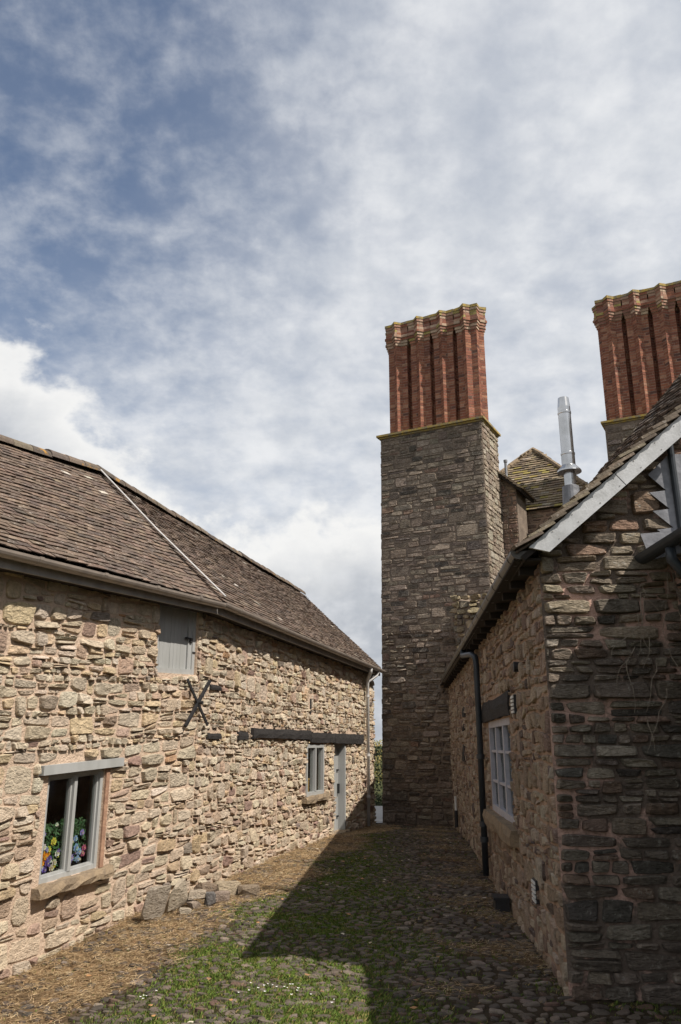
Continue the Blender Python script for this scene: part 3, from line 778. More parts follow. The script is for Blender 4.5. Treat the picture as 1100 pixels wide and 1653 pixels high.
# broken stub of wall where the cottage meets the tower
FS = frame(Vector((2.62, 18.02, 0)), ct, cnr)
stub = MB(); stub.hexa([FS(0, -.3), FS(.75, -.3), FS(.75, -.3, -.75), FS(0, -.3, -.75), FS(.02, 4.75), FS(.75, 4.6), FS(.75, 4.7, -.75), FS(.02, 4.9, -.75)])
stub_o = stub.build('wall_stub', 'mortar_tower', tower)
STUB = [(3, (.30, .24, .15)), (3, (.22, .185, .14)), (2, (.38, .31, .2)), (1, (.15, .13, .11))]
st = rubble(FS, 0, .75, 3.2, 4.85, [], STUB, .09, .17, (1.2, 2.4), (.03, .12), .008, (2.4, 3.6), .2, .02, .7)
st += rubble(frame(FS(0, 0, -.75), cnr, -ct), 0, .75, 3.2, 4.9, [], STUB, .09, .17, (1.2, 2.4), (.03, .12), .008, (2.4, 3.6), .2, .02, .7)
pieces('stone', 'stonework', st, 'dark_stone', stub_o, 60, tower_hidden)
# brick shafts on a projecting ledge
BRICK = [(5, (.29, .118, .075)), (4, (.235, .093, .062)), (3, (.35, .16, .10)), (1.0, (.19, .08, .058)), (1.0, (.40, .21, .14)), (.3, (.13, .068, .055))]
BRICK_TOP = [(4, (.31, .17, .12)), (3, (.38, .25, .18)), (2, (.24, .12, .09)), (2, (.44, .33, .24)), (1, (.33, .27, .10))]
BRICK = [(w_, tuple(x * .9 for x in c_)) for w_, c_ in BRICK]
def star(cx, cd, r, rot=0.0, n=8):
    """eight-pointed star plan in the (u, d) plane"""
    p = []
    for k in range(2 * n):
        a = rot + math.pi * k / n; rr = r if k % 2 == 0 else r * .775
        p.append((cx + rr * math.cos(a), cd + rr * math.sin(a)))
    return p
def brick_stack(root, base, z0, z1, nsh, pitch, r, ledge_u, ledge_d):
    """row of star-plan shafts: mortar core, laid bricks, oversailing cap"""
    Fs = frame(base, ct, cnr)
    mb = MB()                                                   # moulded ledge
    for e, za, zb in ((.05, z0 - .10, z0 - .055), (.10, z0 - .054, z0)):
        mb.box(Fs, -e, ledge_u + e, za, zb, -ledge_d - e, e)
    mb.build('ledge', 'lichen_stone', root)
    cu0 = (ledge_u - pitch * (nsh - 1)) / 2; cd_ = -ledge_d / 2
    for i in range(nsh):
        cx = cu0 + pitch * i; core = MB(); bricks = []
        zc0 = z1 - .62
        levels = [(z0, zc0, 0.0)]; ext = [.025, .05, .075, .105, .075, .06, .06, .085]; zz = zc0
        for e in ext: levels.append((zz, zz + .0775, e)); zz += .0775
        for (za, zb, e) in levels:
            pl_ = star(cx, cd_, r + e - .007); m_ = len(pl_)
            core.add([Fs(u, za, d) for u, d in pl_] + [Fs(u, zb, d) for u, d in pl_], [(k, (k + 1) % m_, m_ + (k + 1) % m_, m_ + k) for k in range(m_)] + [tuple(range(m_, 2 * m_)), tuple(range(m_))[::-1]])
            po = star(cx, cd_, r + e); pn = star(cx, cd_, r + e - .02)
            ncs = max(1, round((zb - za) / .0755)); hc = (zb - za) / ncs
            for c_ in range(ncs):
                b0, b1 = za + c_ * hc + .006, za + (c_ + 1) * hc - .006
                for k in range(m_):
                    k2 = (k + 1) % m_
                    # a facet and its neighbour share bricks: cut each facet at a shifting joint
                    cutp = .5 + (.16 if (c_ + k) % 2 else -.2)
                    segs = ((0.0, 1.0),) if (c_ + k) % 3 else ((0.0, cutp), (cutp, 1.0))
                    for s0, s1 in segs:
                        s0_, s1_ = s0 + (.03 if s0 > 0 else 0.012), s1 - (.03 if s1 < 1 else 0.012)
                        L = lambda A, t: (A[k][0] * (1 - t) + A[k2][0] * t, A[k][1] * (1 - t) + A[k2][1] * t)
                        q0, q1, i0, i1 = L(po, s0_), L(po, s1_), L(pn, s0_), L(pn, s1_)
                        jt = rng.uniform(-.002, .002)
                        P = [Fs(q0[0], b0, q0[1] + jt), Fs(q1[0], b0, q1[1] + jt), Fs(q1[0], b1, q1[1] + jt), Fs(q0[0], b1, q0[1] + jt), Fs(i0[0], b0, i0[1]), Fs(i1[0], b0, i1[1]), Fs(i1[0], b1, i1[1]), Fs(i0[0], b1, i0[1])]
                        bricks.append((P, [(0, 1, 2, 3), (4, 5, 1, 0), (3, 2, 6, 7), (0, 3, 7, 4), (1, 5, 6, 2)], pick_colour(BRICK_TOP if e > 0 and rng.random() < .7 else BRICK, .10)))
        sh = core.build('shaft', 'mortar_brick', root)
        pieces('brick', 'brickwork', bricks, 'brick', sh, 72, lambda x, y: False, min_px=7)
        m2 = MB(); pl_ = star(cx, cd_, r + .10); m_ = len(pl_); pc = star(cx, cd_, r * .6)
        h0, h1 = z1, z1 + .075
        m2.add([Fs(u, h0, d) for u, d in pl_] + [Fs(u, h1 + rng.uniform(-.012, .012), d) for u, d in pl_] + [Fs(u, h1 + .03, d) for u, d in pc],
               [(k, (k + 1) % m_, m_ + (k + 1) % m_, m_ + k) for k in range(m_)] + [(m_ + k, m_ + (k + 1) % m_, 2 * m_ + (k + 1) % m_, 2 * m_ + k) for k in range(m_)] + [tuple(range(2 * m_, 3 * m_))])
        m2.build('cap', 'lichen_stone', sh)
brick_stack(tower, F1(.10, 0, -.02), TZ + .1, 12.62, 4, .655, .385, TW - .12, TD - .04)

# second stack farther up the house
stk = thing('chimney_stack', 'red brick shafts on a low stone base rising behind the cottage roof', 'chimney', (7.6, 18.2, 0))
S0 = Vector((6.66, 18.75, 0)); FS2 = frame(S0, ct, cnr)
mb = MB(); mb.box(FS2, 0, 3.3, 2, 9.31, -TD, 0); sw = mb.build('wall', 'mortar_tower', stk)
pieces('stone', 'stonework', rubble(FS2, 0, 3.3, 7.2, 9.23, [], TOWER, .10, .18, (1.4, 3.0), (.008, .03), .006, (4, 7), .09, .012, .4), 'dark_stone', sw, 40)
brick_stack(stk, FS2(.02, 0, -.04), 9.42, 12.95, 5, .655, .385, 3.28, TD - .04)

# ------------------------------------------------------------------ turret behind
TC = Vector((5.75, 22.4, 0)); HW = 2.3
FT = frame(TC - ct * HW + cnr * HW, ct, cnr)
tur = thing('stair_turret', 'small square stone turret with mossy pyramid tile roof between the chimneys', 'turret', (TC.x, TC.y, 0))
mb = MB(); mb.box(FT, .12, 2 * HW - .12, 0, 7.55, -2 * HW + .12, -.12); tww = mb.build('wall', 'mortar_side', tur)
FTw = frame(FT(.12, 0, -.12), ct, cnr)
TURW = [(3, (.30, .2, .15)), (3, (.24, .165, .125)), (2, (.36, .27, .2)), (1, (.18, .13, .11))]
pieces('stone', 'stonework', rubble(FTw, 0, 2 * HW - .24, 5.2, 7.52, [], TURW, .07, .13, (1.6, 4.0), (.01, .03), .012, (3, 5), .12), 'stone', tww, 60, lambda x, y: x < 800 or y > 885)
ap = TC + Vector((0, 0, 10.02)); ev = 7.52
cr = [FT(0, ev, 0), FT(2 * HW, ev, 0), FT(2 * HW, ev, -2 * HW), FT(0, ev, -2 * HW)]
mb = MB(); mb.add([c for c in cr] + [ap], [(0, 1, 4), (1, 2, 4), (2, 3, 4), (3, 0, 4), (3, 2, 1, 0)]); tr = mb.build('roof', 'soffit', tur)
MOSS = [(4, (.19, .145, .095)), (3, (.24, .19, .12)), (2, (.14, .11, .08)), (1.5, (.26, .21, .07)), (1, (.30, .25, .19))]
its = []
for k in (0, 1, 3):
    A, B_ = cr[k], cr[(k + 1) % 4]; mid = (A + B_) * .5; Lk = (B_ - A).length; S = (ap - mid).length
    skip = lambda s, t, L=Lk, S=S: abs(s - L / 2) > (L / 2) * (1 - max(t, 0) / S) - .02
    dirv = (B_ - A).normalized()
    its += roof_tiles(A, B_, ap - dirv * (Lk / 2), ap + dirv * (Lk / 2), MOSS, .22, .125, .2, .022, .036, .01, .016, skip=skip)
pieces('tile', 'tiles', its, 'tile', tr, 200, lambda x, y: x < 815 and y > 770, min_px=6)
for k in (0, 1, 3):
    m2 = MB(); p_ = [cr[k].lerp(ap, i / 8) + Vector((0, 0, .035 + .01 * math.sin(i * 2.1))) for i in range(9)]
    for i in range(8): m2.tube([p_[i], p_[i + 1] + (p_[i + 1] - p_[i]) * .05], [.085, .07], 8)
    m2.build('hip_tiles', 'sill', tr)
# little side roof and vent pipe against the tower
mb = MB(); P0, P1 = F2(1.15, 8.28, .0), F2(1.15, 7.72, .60); sl_ = [P0, P1, P1 - cnr * 1.2, P0 - cnr * 1.2]
slab(mb, sl_, .07); sr = mb.build('side_roof', 'soffit', tur)
pieces('tile', 'tiles', roof_tiles(sl_[1] + cnr * .05, sl_[2], sl_[0] + cnr * .05, sl_[3], MOSS, .2, .12, .19, .026, .045), 'tile', sr, 12, min_px=4)
mb = MB(); mb.hexa([F2(1.32, 4.2, 0), F2(1.32, 4.2, .40), F2(2.2, 4.2, .40), F2(2.2, 4.2, 0), F2(1.32, 8.19, 0), F2(1.32, 7.80, .40), F2(2.2, 7.80, .40), F2(2.2, 8.19, 0)]); swl = mb.build('side_wall', 'mortar_tower', tur)
pieces('stone', 'stonework', rubble(frame(F2(1.32, 0, 0), ct, cnr), 0, .40, 5.0, 8.1, [], TURW, .07, .13, (1.2, 2.4), (.01, .03), .006, (3, 6), .1, top=lambda u: 8.17 - .97 * u), 'stone', swl, 30)
mb = MB(); mb.tube([F2(1.5, 7.9, .12), F2(1.5, 8.62, .12)], .035, 10); mb.tube([F2(1.5, 8.62, .12), F2(1.5, 8.68, .12)], .05, 10); mb.build('vent_pipe', 'lead', tur, smooth=False)

# ------------------------------------------------------------------ cottage on the shaded side
ca = Vector((.078, 1, 0)).normalized(); cw = Vector((-ca.y, ca.x, 0))        # along the lane, outward to the lane
cg = Vector((ca.y, -ca.x, 0))                                                # along the gable, to the right
K = Vector((cott_x(5.87), 5.87, 0)); LC = 13.0
FC = frame(K, ca, cw); FG = frame(K, cg, -ca)
cot = thing('stone_cottage', 'dark stone cottage with white bargeboard and iron gutter on the shaded side', 'cottage', (K.x + 2, 12, 0))
uc = lambda y: (y - 5.87) * 1.003
WC = (uc(8.15), uc(10.3), .84, 1.86); LINC = (uc(7.95), uc(10.75), 1.86, 2.10); SILC = (uc(7.9), uc(10.5), .68, .84)
CZ = 2.98; GW = 4.9
wall_c = sheet(FC, 0, LC, -.4, CZ, [WC], .3).build('wall', 'mortar_side', cot)
gt = lambda u: 3.07 + .84 * max(u, 0) if u < GW / 2 else 3.07 + .84 * (GW - u)
mb = MB(); mb.add([FG(0, -.4), FG(GW, -.4), FG(GW, 3.07), FG(GW / 2, 3.07 + .84 * GW / 2), FG(0, 3.07)], [(0, 1, 2, 3, 4)])
gable = mb.build('gable_wall', 'mortar_pink', cot)
mb = MB(); mb.box(frame(K + cg * GW, ca, cw), 0, LC, -.4, CZ, -.3, 0); mb.build('back_wall', 'mortar_side', cot)
SIDE = [(4, (.39, .30, .22)), (4, (.32, .24, .175)), (3, (.44, .355, .265)), (1.5, (.26, .18, .14)), (.8, (.17, .13, .11)), (1.4, (.48, .395, .31))]
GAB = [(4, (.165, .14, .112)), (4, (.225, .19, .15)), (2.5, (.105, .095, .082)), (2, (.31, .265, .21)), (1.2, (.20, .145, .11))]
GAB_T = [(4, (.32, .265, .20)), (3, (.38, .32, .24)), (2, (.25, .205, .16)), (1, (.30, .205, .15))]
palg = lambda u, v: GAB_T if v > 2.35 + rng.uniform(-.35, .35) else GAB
sc1 = rubble(FC, .0, LC, -.3, CZ - .1, [WC, LINC, SILC], SIDE, .055, .13, (.9, 2.2), (.006, .026), .005, (2.6, 5), .16, .022, .6, tall=.2)
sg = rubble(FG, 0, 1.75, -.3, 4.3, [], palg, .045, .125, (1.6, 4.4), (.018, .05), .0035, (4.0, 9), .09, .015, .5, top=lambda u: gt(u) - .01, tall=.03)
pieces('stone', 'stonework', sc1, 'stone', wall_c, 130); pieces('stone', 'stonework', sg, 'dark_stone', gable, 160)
# window of nine panes under a tarred lintel
rough_slab(FC, LINC[0], LINC[1], LINC[2] + .005, LINC[3], -.15, .03, 'lintel', 'timber', cot, 8, .018)
rough_slab(FC, SILC[0], SILC[1], SILC[2], SILC[3], -.1, .09, 'sill', 'sill', cot, 8, .014)
a, b, c, d = WC
wn = obj('window', *(lambda m: (m.v, m.f))(frame_bars(FC, WC, -.10, -.01, 0, .07)), 'paint_blue', cot)
th3 = (b - a) / 3; tv3 = (d - c) / 3
for k in (1, 2):
    m2 = MB(); m2.box(FC, a + th3 * k - .045, a + th3 * k + .045, c + .07, d - .07, -.09, -.012); m2.build('mullion', 'paint_blue', wn)
for i in range(3):
    for j in range(3):
        p0, p1 = a + th3 * i + (.07 if i == 0 else .045), a + th3 * (i + 1) - (.07 if i == 2 else .045)
        q0, q1 = c + (.07 if j == 0 else tv3 * j + .014), d - .07 if j == 2 else c + tv3 * (j + 1) - .014
        m2 = MB(); m2.box(FC, p0, p1, q0, q1, -.062, -.056); m2.build('pane', 'glass', wn)
        if j: m2 = MB(); m2.box(FC, p0, p1, q0 - .028, q0, -.085, -.025); m2.build('glazing_bar', 'paint_blue', wn)
mb = MB(); mb.add([FC(a - .2, c - .2, -.35), FC(b + .2, c - .2, -.35), FC(b + .2, d + .2, -.35), FC(a - .2, d + .2, -.35)], [(0, 1, 2, 3)]); mb.build('room_shade_sheet', 'inside', wn)  # sheet behind the panes, the unlit room's darkness put into its colour
# wall vents, round outlet and beam holes
def vent(y, z, nm='vent'):
    u = uc(y); m2 = MB(); m2.box(FC, u - .085, u + .085, z - .085, z + .085, .0, .026); v_ = m2.build(nm, 'black', cot)
    for k in range(5): m3 = MB(); m3.box(FC, u - .08, u + .08, z - .078 + k * .033, z - .058 + k * .033, .026, .036); m3.build('slat', 'white', v_)
vent(7.62, 1.955); vent(6.98, .475)
mb = MB(); mb.tube([FC(uc(7.2), 2.26, 0), FC(uc(7.2), 2.26, .055)], .045, 12); mb.build('outlet', 'black', cot)
for y_, z_, hh, ww in ((13.9, 2.05, .16, .5), (14.2, 1.82, .11, .3), (14.3, 1.32, .28, .5)):
    rough_slab(FC, uc(y_), uc(y_) + ww, z_, z_ + hh, -.1, .028, 'beam_end', 'timber', cot, 3, .01)
# cottage roof
def cz(y): return 2.97
pe0, pe1, pe2 = Vector((1.32, 5.70, 2.95)), Vector((1.56, 8.7, 2.97)), Vector((2.31, 18.55, 2.97))
RWc = 2.62
pr0 = pe0 + Vector((RWc, -.078 * RWc, .84 * RWc)); pr1 = pe1 + Vector((RWc, -.078 * RWc, 1.13 * RWc)); pr2 = pe2 + Vector((RWc, -.078 * RWc, 1.13 * RWc))
mb = MB(); 
for k in range(10):
    f0, f1 = k / 10, (k + 1) / 10; dn = Vector((0, 0, -.03))
    slab(mb, [pe0.lerp(pe1, f0) + dn, pe0.lerp(pe1, f1) + dn, pr0.lerp(pr1, f1) + dn, pr0.lerp(pr1, f0) + dn], .04)
slab(mb, [p + Vector((0, 0, -.02)) for p in (pe1, pe2, pr2, pr1)], .05)
bb = [Vector((p.x + 2.6, p.y - .2, 2.95)) for p in (pr0, pr1, pr2)]
slab(mb, [pr0, pr1, bb[1], bb[0]], .05); slab(mb, [pr1, pr2, bb[2], bb[1]], .05)
roof_c = mb.build('roof', 'soffit', cot)
CT = [(4, (.10, .075, .06)), (3, (.13, .10, .08)), (2, (.075, .06, .05)), (.6, (.3, .27, .23))]
its = roof_tiles(pe0 + Vector((0, -.02, .0)), pe1, pr0 + Vector((0, -.02, 0)), pr1, CT, .165, .10, .17, .016, .03, 0, .010) + roof_tiles(pe1, pe2, pr1, pr2, CT, .165, .10, .17, .016, .03, .004, .010)
VERGE = [(3, (.21, .17, .125)), (2, (.16, .13, .10)), (1, (.27, .225, .165))]
edge = roof_tiles(pe0 + Vector((-.0, -.075, .016)), pe0 + Vector((.0, .17, .016)), pr0 + Vector((0, -.075, .016)), pr0 + Vector((0, .17, .016)), VERGE, .25, .115, .22, .022, .04, 0, .012)
pieces('tile', 'tiles', its + edge, 'tile', roof_c, 200)
# bargeboard, soffit boards and rafter feet
gdir = (pr0 - pe0); gl = gdir.length; gd = gdir.normalized(); perp = Vector((gd.x * -gd.z, 0, gd.x)).normalized(); perp = Vector((-gd.z, 0, math.hypot(gd.x, gd.y))).normalized()
out_ = Vector((-.078, -1, 0)).normalized()
p0 = pe0 + gd * .06 + out_ * .005; L_ = 1.56
bq = [p0 - perp * .135 + gd * .09, p0 + gd * L_ - perp * .135, p0 + gd * L_ - perp * .015, p0 - perp * .015]
mb = MB(); mb.hexa([q + out_ * .03 for q in bq[:2]] + [q for q in bq[1::-1]] + [bq[3] + out_ * .03, bq[2] + out_ * .03, bq[2], bq[3]]); bbd = mb.build('bargeboard', 'board', cot)
for k in range(7):
    for sd_ in (.04, .11):
        c_ = p0 + gd * (.2 + k * .21 + rng.uniform(-.01, .01)) - perp * (sd_ - .0); m2 = MB(); m2.tube([c_ + out_ * .028, c_ + out_ * .0325], .0045, 6); m2.build('nail', 'fascia', bbd)
c_ = p0 + gd * .86; m2 = MB(); jq = [c_ - perp * .133, c_ + gd * .004 - perp * .133, c_ + gd * .004 - perp * .017, c_ - perp * .017]; m2.hexa([q + out_ * .029 for q in jq] + [q + out_ * .0312 for q in jq]); m2.build('joint', 'soffit', bbd)
mb = MB(); mb.box(FC, -.12, LC, 2.90, 2.92, .0, .20); mb.build('soffit', 'soffit', cot)
u = .1
while u < LC:
    m2 = MB(); m2.box(FC, u, u + .07, 2.84, 2.9, .0, .13); m2.build('rafter_foot', 'soffit', cot); u += .55
# gutter and its union rings
mb = MB(); mb.gutter([FC(-.16, 2.965, .165), FC(11.9, 2.955, .165)], .062, cw, 10); gc = mb.build('gutter', 'cottage_gutter', cot)
u = .05
while u < 11.8:
    m2 = MB(); m2.gutter([FC(u, 2.965, .165), FC(u + .03, 2.965, .165)], .067, cw, 10); m2.build('bracket', 'cottage_gutter', gc); u += .55
mb = MB(); ud = uc(10.6)
mb.tube([FC(ud + 1.0, 2.90, .165), FC(ud + .98, 2.82, .18), FC(ud + .25, 2.76, .12), FC(ud + .03, 2.70, .085), FC(ud, 2.60, .08), FC(ud, .06, .08)], .040, 12)
dpc = mb.build('downpipe', 'pipe', cot, smooth=True)
for z_ in (1.42, .62, .44):
    m2 = MB(); m2.tube([FC(ud, z_, .08), FC(ud, z_ + .06, .08)], .052, 12); m2.build('collar', 'pipe', dpc)
mb = MB(); mb.tube([FC(uc(16.6), .05, .07), FC(uc(16.6), .36, .07)], .035, 8); mb.build('drain_stub', 'black', cot)
mb = MB(); mb.tube([FC(uc(16.6), .36, .07), FC(uc(16.6), .62, .07)], .025, 8); mb.build('overflow_pipe', 'white', cot)
# steel flue with storm collar and lead slate
fx, fy = 2.42, 8.0
def lathe(prof, x, y, n=20):
    v = []; f = []
    for r_, z_ in prof: v += [(x + r_ * math.cos(2 * math.pi * k / n), y + r_ * math.sin(2 * math.pi * k / n), z_) for k in range(n)]
    for i in range(len(prof) - 1):
        for k in range(n): f.append((i * n + k, i * n + (k + 1) % n, (i + 1) * n + (k + 1) % n, (i + 1) * n + k))
    return v, f
fl = obj('flue', *lathe([(0.0594, 4.1), (0.0594, 4.39), (0.0702, 4.40), (0.0702, 4.55), (0.0738, 4.555), (0.0738, 4.575), (0.0666, 4.58), (0.0666, 5.02), (0.0711, 5.025), (0.0711, 5.045), (0.0666, 5.05), (0.0666, 5.10), (0.0558, 5.21), (0.0495, 5.21), (0.0495, 5.0)], fx, fy), 'steel', cot, smooth=False)
obj('storm_collar', *lathe([(.068, 4.44), (.125, 4.375), (.127, 4.36), (.066, 4.39)], fx, fy), 'steel', fl)
obj('lead_sleeve', *lathe([(.100, 3.85), (.086, 4.20), (.068, 4.21)], fx, fy), 'lead', fl)
# rooflight cheek above the eave
mb = MB(); q = pe0 + (pr0 - pe0) * .13 + (pe1 - pe0) * 1.6; mb.hexa([q + Vector(v) for v in ((0, 0, -.05), (.22, 0, .1), (.22, .5, .1), (0, .5, -.05), (.0, 0, .17), (.22, 0, .19), (.22, .5, .19), (0, .5, .17))]); mb.build('lead_box', 'lead', cot)
# lead cheek with saw-tooth edge beside the bargeboard
def plate(F, pts, d0, d1, name, mat, parent):
    k = len(pts); v = [F(u, z, d0) for u, z in pts] + [F(u, z, d1) for u, z in pts]
    return obj(name, v, [tuple(range(k, 2 * k)), tuple(range(k))[::-1]] + [(i, (i + 1) % k, k + (i + 1) % k, k + i) for i in range(k)], mat, parent)
gu = lambda x: x - K.x
teeth = [(1.30, 3.06)]
zt = 3.10
for k in range(4): teeth += [(.845 + .005 * k, zt + .02), (.99, zt + .03), (.975, zt + .045)] if False else [(.86, zt + .13), (.985, zt + .005)][::-1]; zt += .155
teeth = [(1.35, 3.00), (1.02, 3.02), (.87, 3.13), (.99, 3.145), (.855, 3.275), (.98, 3.29), (.845, 3.42), (.97, 3.435), (.85, 3.56), (1.02, 3.72), (1.35, 3.72)]
plate(FG, teeth, .058, .066, 'lead_flashing', 'lead', cot)
mb = MB(); mb.tube([FG(1.045, 3.0, .075), FG(1.03, 3.85, .085)], .024, 10); mb.build('lead_roll', 'pipe', cot)
plate(FG, [(.80, 2.90), (1.02, 2.95), (1.08, 3.08), (.95, 3.115), (.745, 3.10)], .062, .070, 'lead_apron', 'lead', cot)

# ------------------------------------------------------------------ lean-to that runs from the gable towards the viewer
LE = thing('lean_to', 'low tiled lean-to with dark gutter meeting the gable at the picture edge', 'lean-to', (3.2, 4.3, 0))
lx, ly1, ly0 = 2.24, 5.80, .6
mb = MB(); mb.hexa([Vector(v) for v in ((lx + .22, ly0, -.1), (lx + 2.2, ly0, -.1), (lx + 2.2, ly1, -.1), (lx + .22, ly1, -.1), (lx + .22, ly0, 2.9), (lx + 2.2, ly0, 2.9), (lx + 2.2, ly1, 2.9), (lx + .22, ly1, 2.9))]); lw_ = mb.build('wall', 'mortar_pink', LE)
pieces('stone', 'stonework', rubble(frame((lx + .22, ly1 - .06, 0), (0, -1, 0), (-1, 0, 0)), 0, ly1 - ly0 - .06, -.05, 2.86, [], GAB, .06, .14, (1.4, 3.6), (.015, .045), .004, (4, 8), .1, .016, .5), 'dark_stone', lw_, 0)
e0, e1 = Vector((lx + .04, ly0, 2.95)), Vector((lx + .04, ly1 - .02, 2.95)); q0, q1 = e0 + Vector((2.1, 0, 1.2)), e1 + Vector((2.1, 0, 1.2))
mb = MB(); slab(mb, [e0, e1, q1, q0], .05); lr = mb.build('roof', 'soffit', LE)
pieces('tile', 'tiles', roof_tiles(e0, e1, q0, q1, CT, .165, .10, .17, .016, .03), 'tile', lr, 20)
mb = MB(); mb.gutter([Vector((lx, ly0, 2.93)), Vector((lx, ly1 - .005, 2.94))], .06, (-1, 0, 0), 10); mb.build('gutter', 'pipe', LE)
mb = MB(); mb.tube([(lx, 5.28, 2.88), (lx, 5.28, 2.80), (lx + .08, 5.28, 2.70), (lx + .17, 5.28, 2.62), (lx + .18, 5.28, .05)], .036, 12); mb.build('downpipe', 'pipe', LE, smooth=True)

# ------------------------------------------------------------------ dry creeper on the gable
mb = MB()
for k in range(26):
    u = rng.uniform(.45, 1.3); z = rng.uniform(1.7, 2.85); p = [(u, z, .07)]; a = -1.57 + rng.normal(0, .35)
    for s in range(rng.integers(4, 11)):
        a += rng.normal(0, .3); a = -1.57 + (a + 1.57) * .85; u += .055 * math.cos(a); z += .06 * math.sin(a); p.append((u, z, .065 + rng.uniform(-.008, .02)))
    mb.tube([FG(*q) for q in p], [.0026 - .0018 * i / len(p) for i in range(len(p))], 4)
cr_ = mb.build('dry_creeper', 'twig', None); tag(cr_, 'bare pale creeper stems hanging on the dark gable stones', 'creeper'); cr_['kind'] = 'stuff'

# ------------------------------------------------------------------ loose stones at the foot of the barn
def rock(loc, size, rot, colour, label, name='loose_stone', n=16, lean=(0, 0), group='loose stones by the barn'):
    n = 26; bm = bmesh.new()
    for _ in range(n):
        v = Vector(rng.normal(0, 1, 3)).normalized(); e = .42
        v = Vector([math.copysign(abs(c) ** e, c) for c in v]) * rng.uniform(.8, 1.05)
        bm.verts.new((v.x * size[0] / 2, v.y * size[1] / 2, v.z * size[2] / 2))
    bmesh.ops.convex_hull(bm, input=bm.verts)
    for v in [v for v in bm.verts if not v.link_faces]: bm.verts.remove(v)
    bmesh.ops.transform(bm, matrix=Matrix.Rotation(rot, 4, 'Z') @ Matrix.Rotation(lean[0], 4, 'X') @ Matrix.Rotation(lean[1], 4, 'Y'), verts=bm.verts)
    lo = min(v.co.z for v in bm.verts)
    bmesh.ops.recalc_face_normals(bm, faces=bm.faces)
    me = bpy.data.meshes.new(name); bm.to_mesh(me); bm.free()
    a = me.color_attributes.new('Col', 'FLOAT_COLOR', 'POINT'); a.data.foreach_set('color', list(colour + (1,)) * len(me.vertices))
    me.materials.append(M['stone']); o = bpy.data.objects.new(name, me); COL.objects.link(o)
    o.location = (loc[0], loc[1], zg(loc[0], loc[1]) - lo - .012 + (loc[2] if len(loc) > 2 else 0))
    tag(o, label, 'stone', group)
rng = np.random.default_rng(21)
rock((-1.80, 8.52), (.34, .10, .36), 1.12, (.36, .31, .25), 'pale upright stone slab with a dark edge leaning on the barn wall', lean=(.3, .08))
rock((-1.66, 8.86), (.36, .10, .34), 1.15, (.40, .34, .26), 'tan stone slab leaning on the barn wall beside the upright one', lean=(.35, -.25))
rock((-1.50, 9.05), (.22, .17, .09), .9, (.30, .24, .19), 'flat brownish stone in front of the leaning slab', lean=(.1, .1))
rock((-1.50, 9.08, .085), (.22, .15, .10), .5, (.37, .31, .24), 'stone resting on top of the flat brownish one')
rock((-1.36, 9.12), (.13, .12, .17), .3, (.17, .16, .155), 'small dark grey upright stone in the heap')
rock((-1.27, 9.28), (.20, .14, .15), .8, (.30, .235, .19), 'brown wedge stone behind the dark grey one')
rock((-1.48, 9.55), (.26, .18, .20), 1.0, (.22, .165, .12), 'dark brown block at the back of the heap', lean=(.1, .1))
rock((-1.27, 9.75), (.42, .22, .18), .8, (.37, .30, .21), 'long tan boulder behind the heap by the wall')
rock((-1.02, 9.72), (.27, .18, .13), .3, (.27, .21, .15), 'low brown block at the lane end of the heap')
rock((-1.55, 8.78), (.13, .10, .07), .2, (.42, .36, .28), 'small pale chip at the foot of the heap')

# black gully box at the cottage wall
gb = thing('gully_box', 'black plastic gully box on the cobbles against the cottage wall', 'drain box', FC(uc(8.8), 0, .1))
mb = MB(); mb.box(FC, uc(8.8) - .10, uc(8.8) + .10, -.02, .11, .03, .17); mb.build('box', 'black', gb)
mb = MB(); mb.box(FC, uc(8.8) - .12, uc(8.8) + .12, .111, .135, .028, .185); mb.build('rim', 'black', gb)

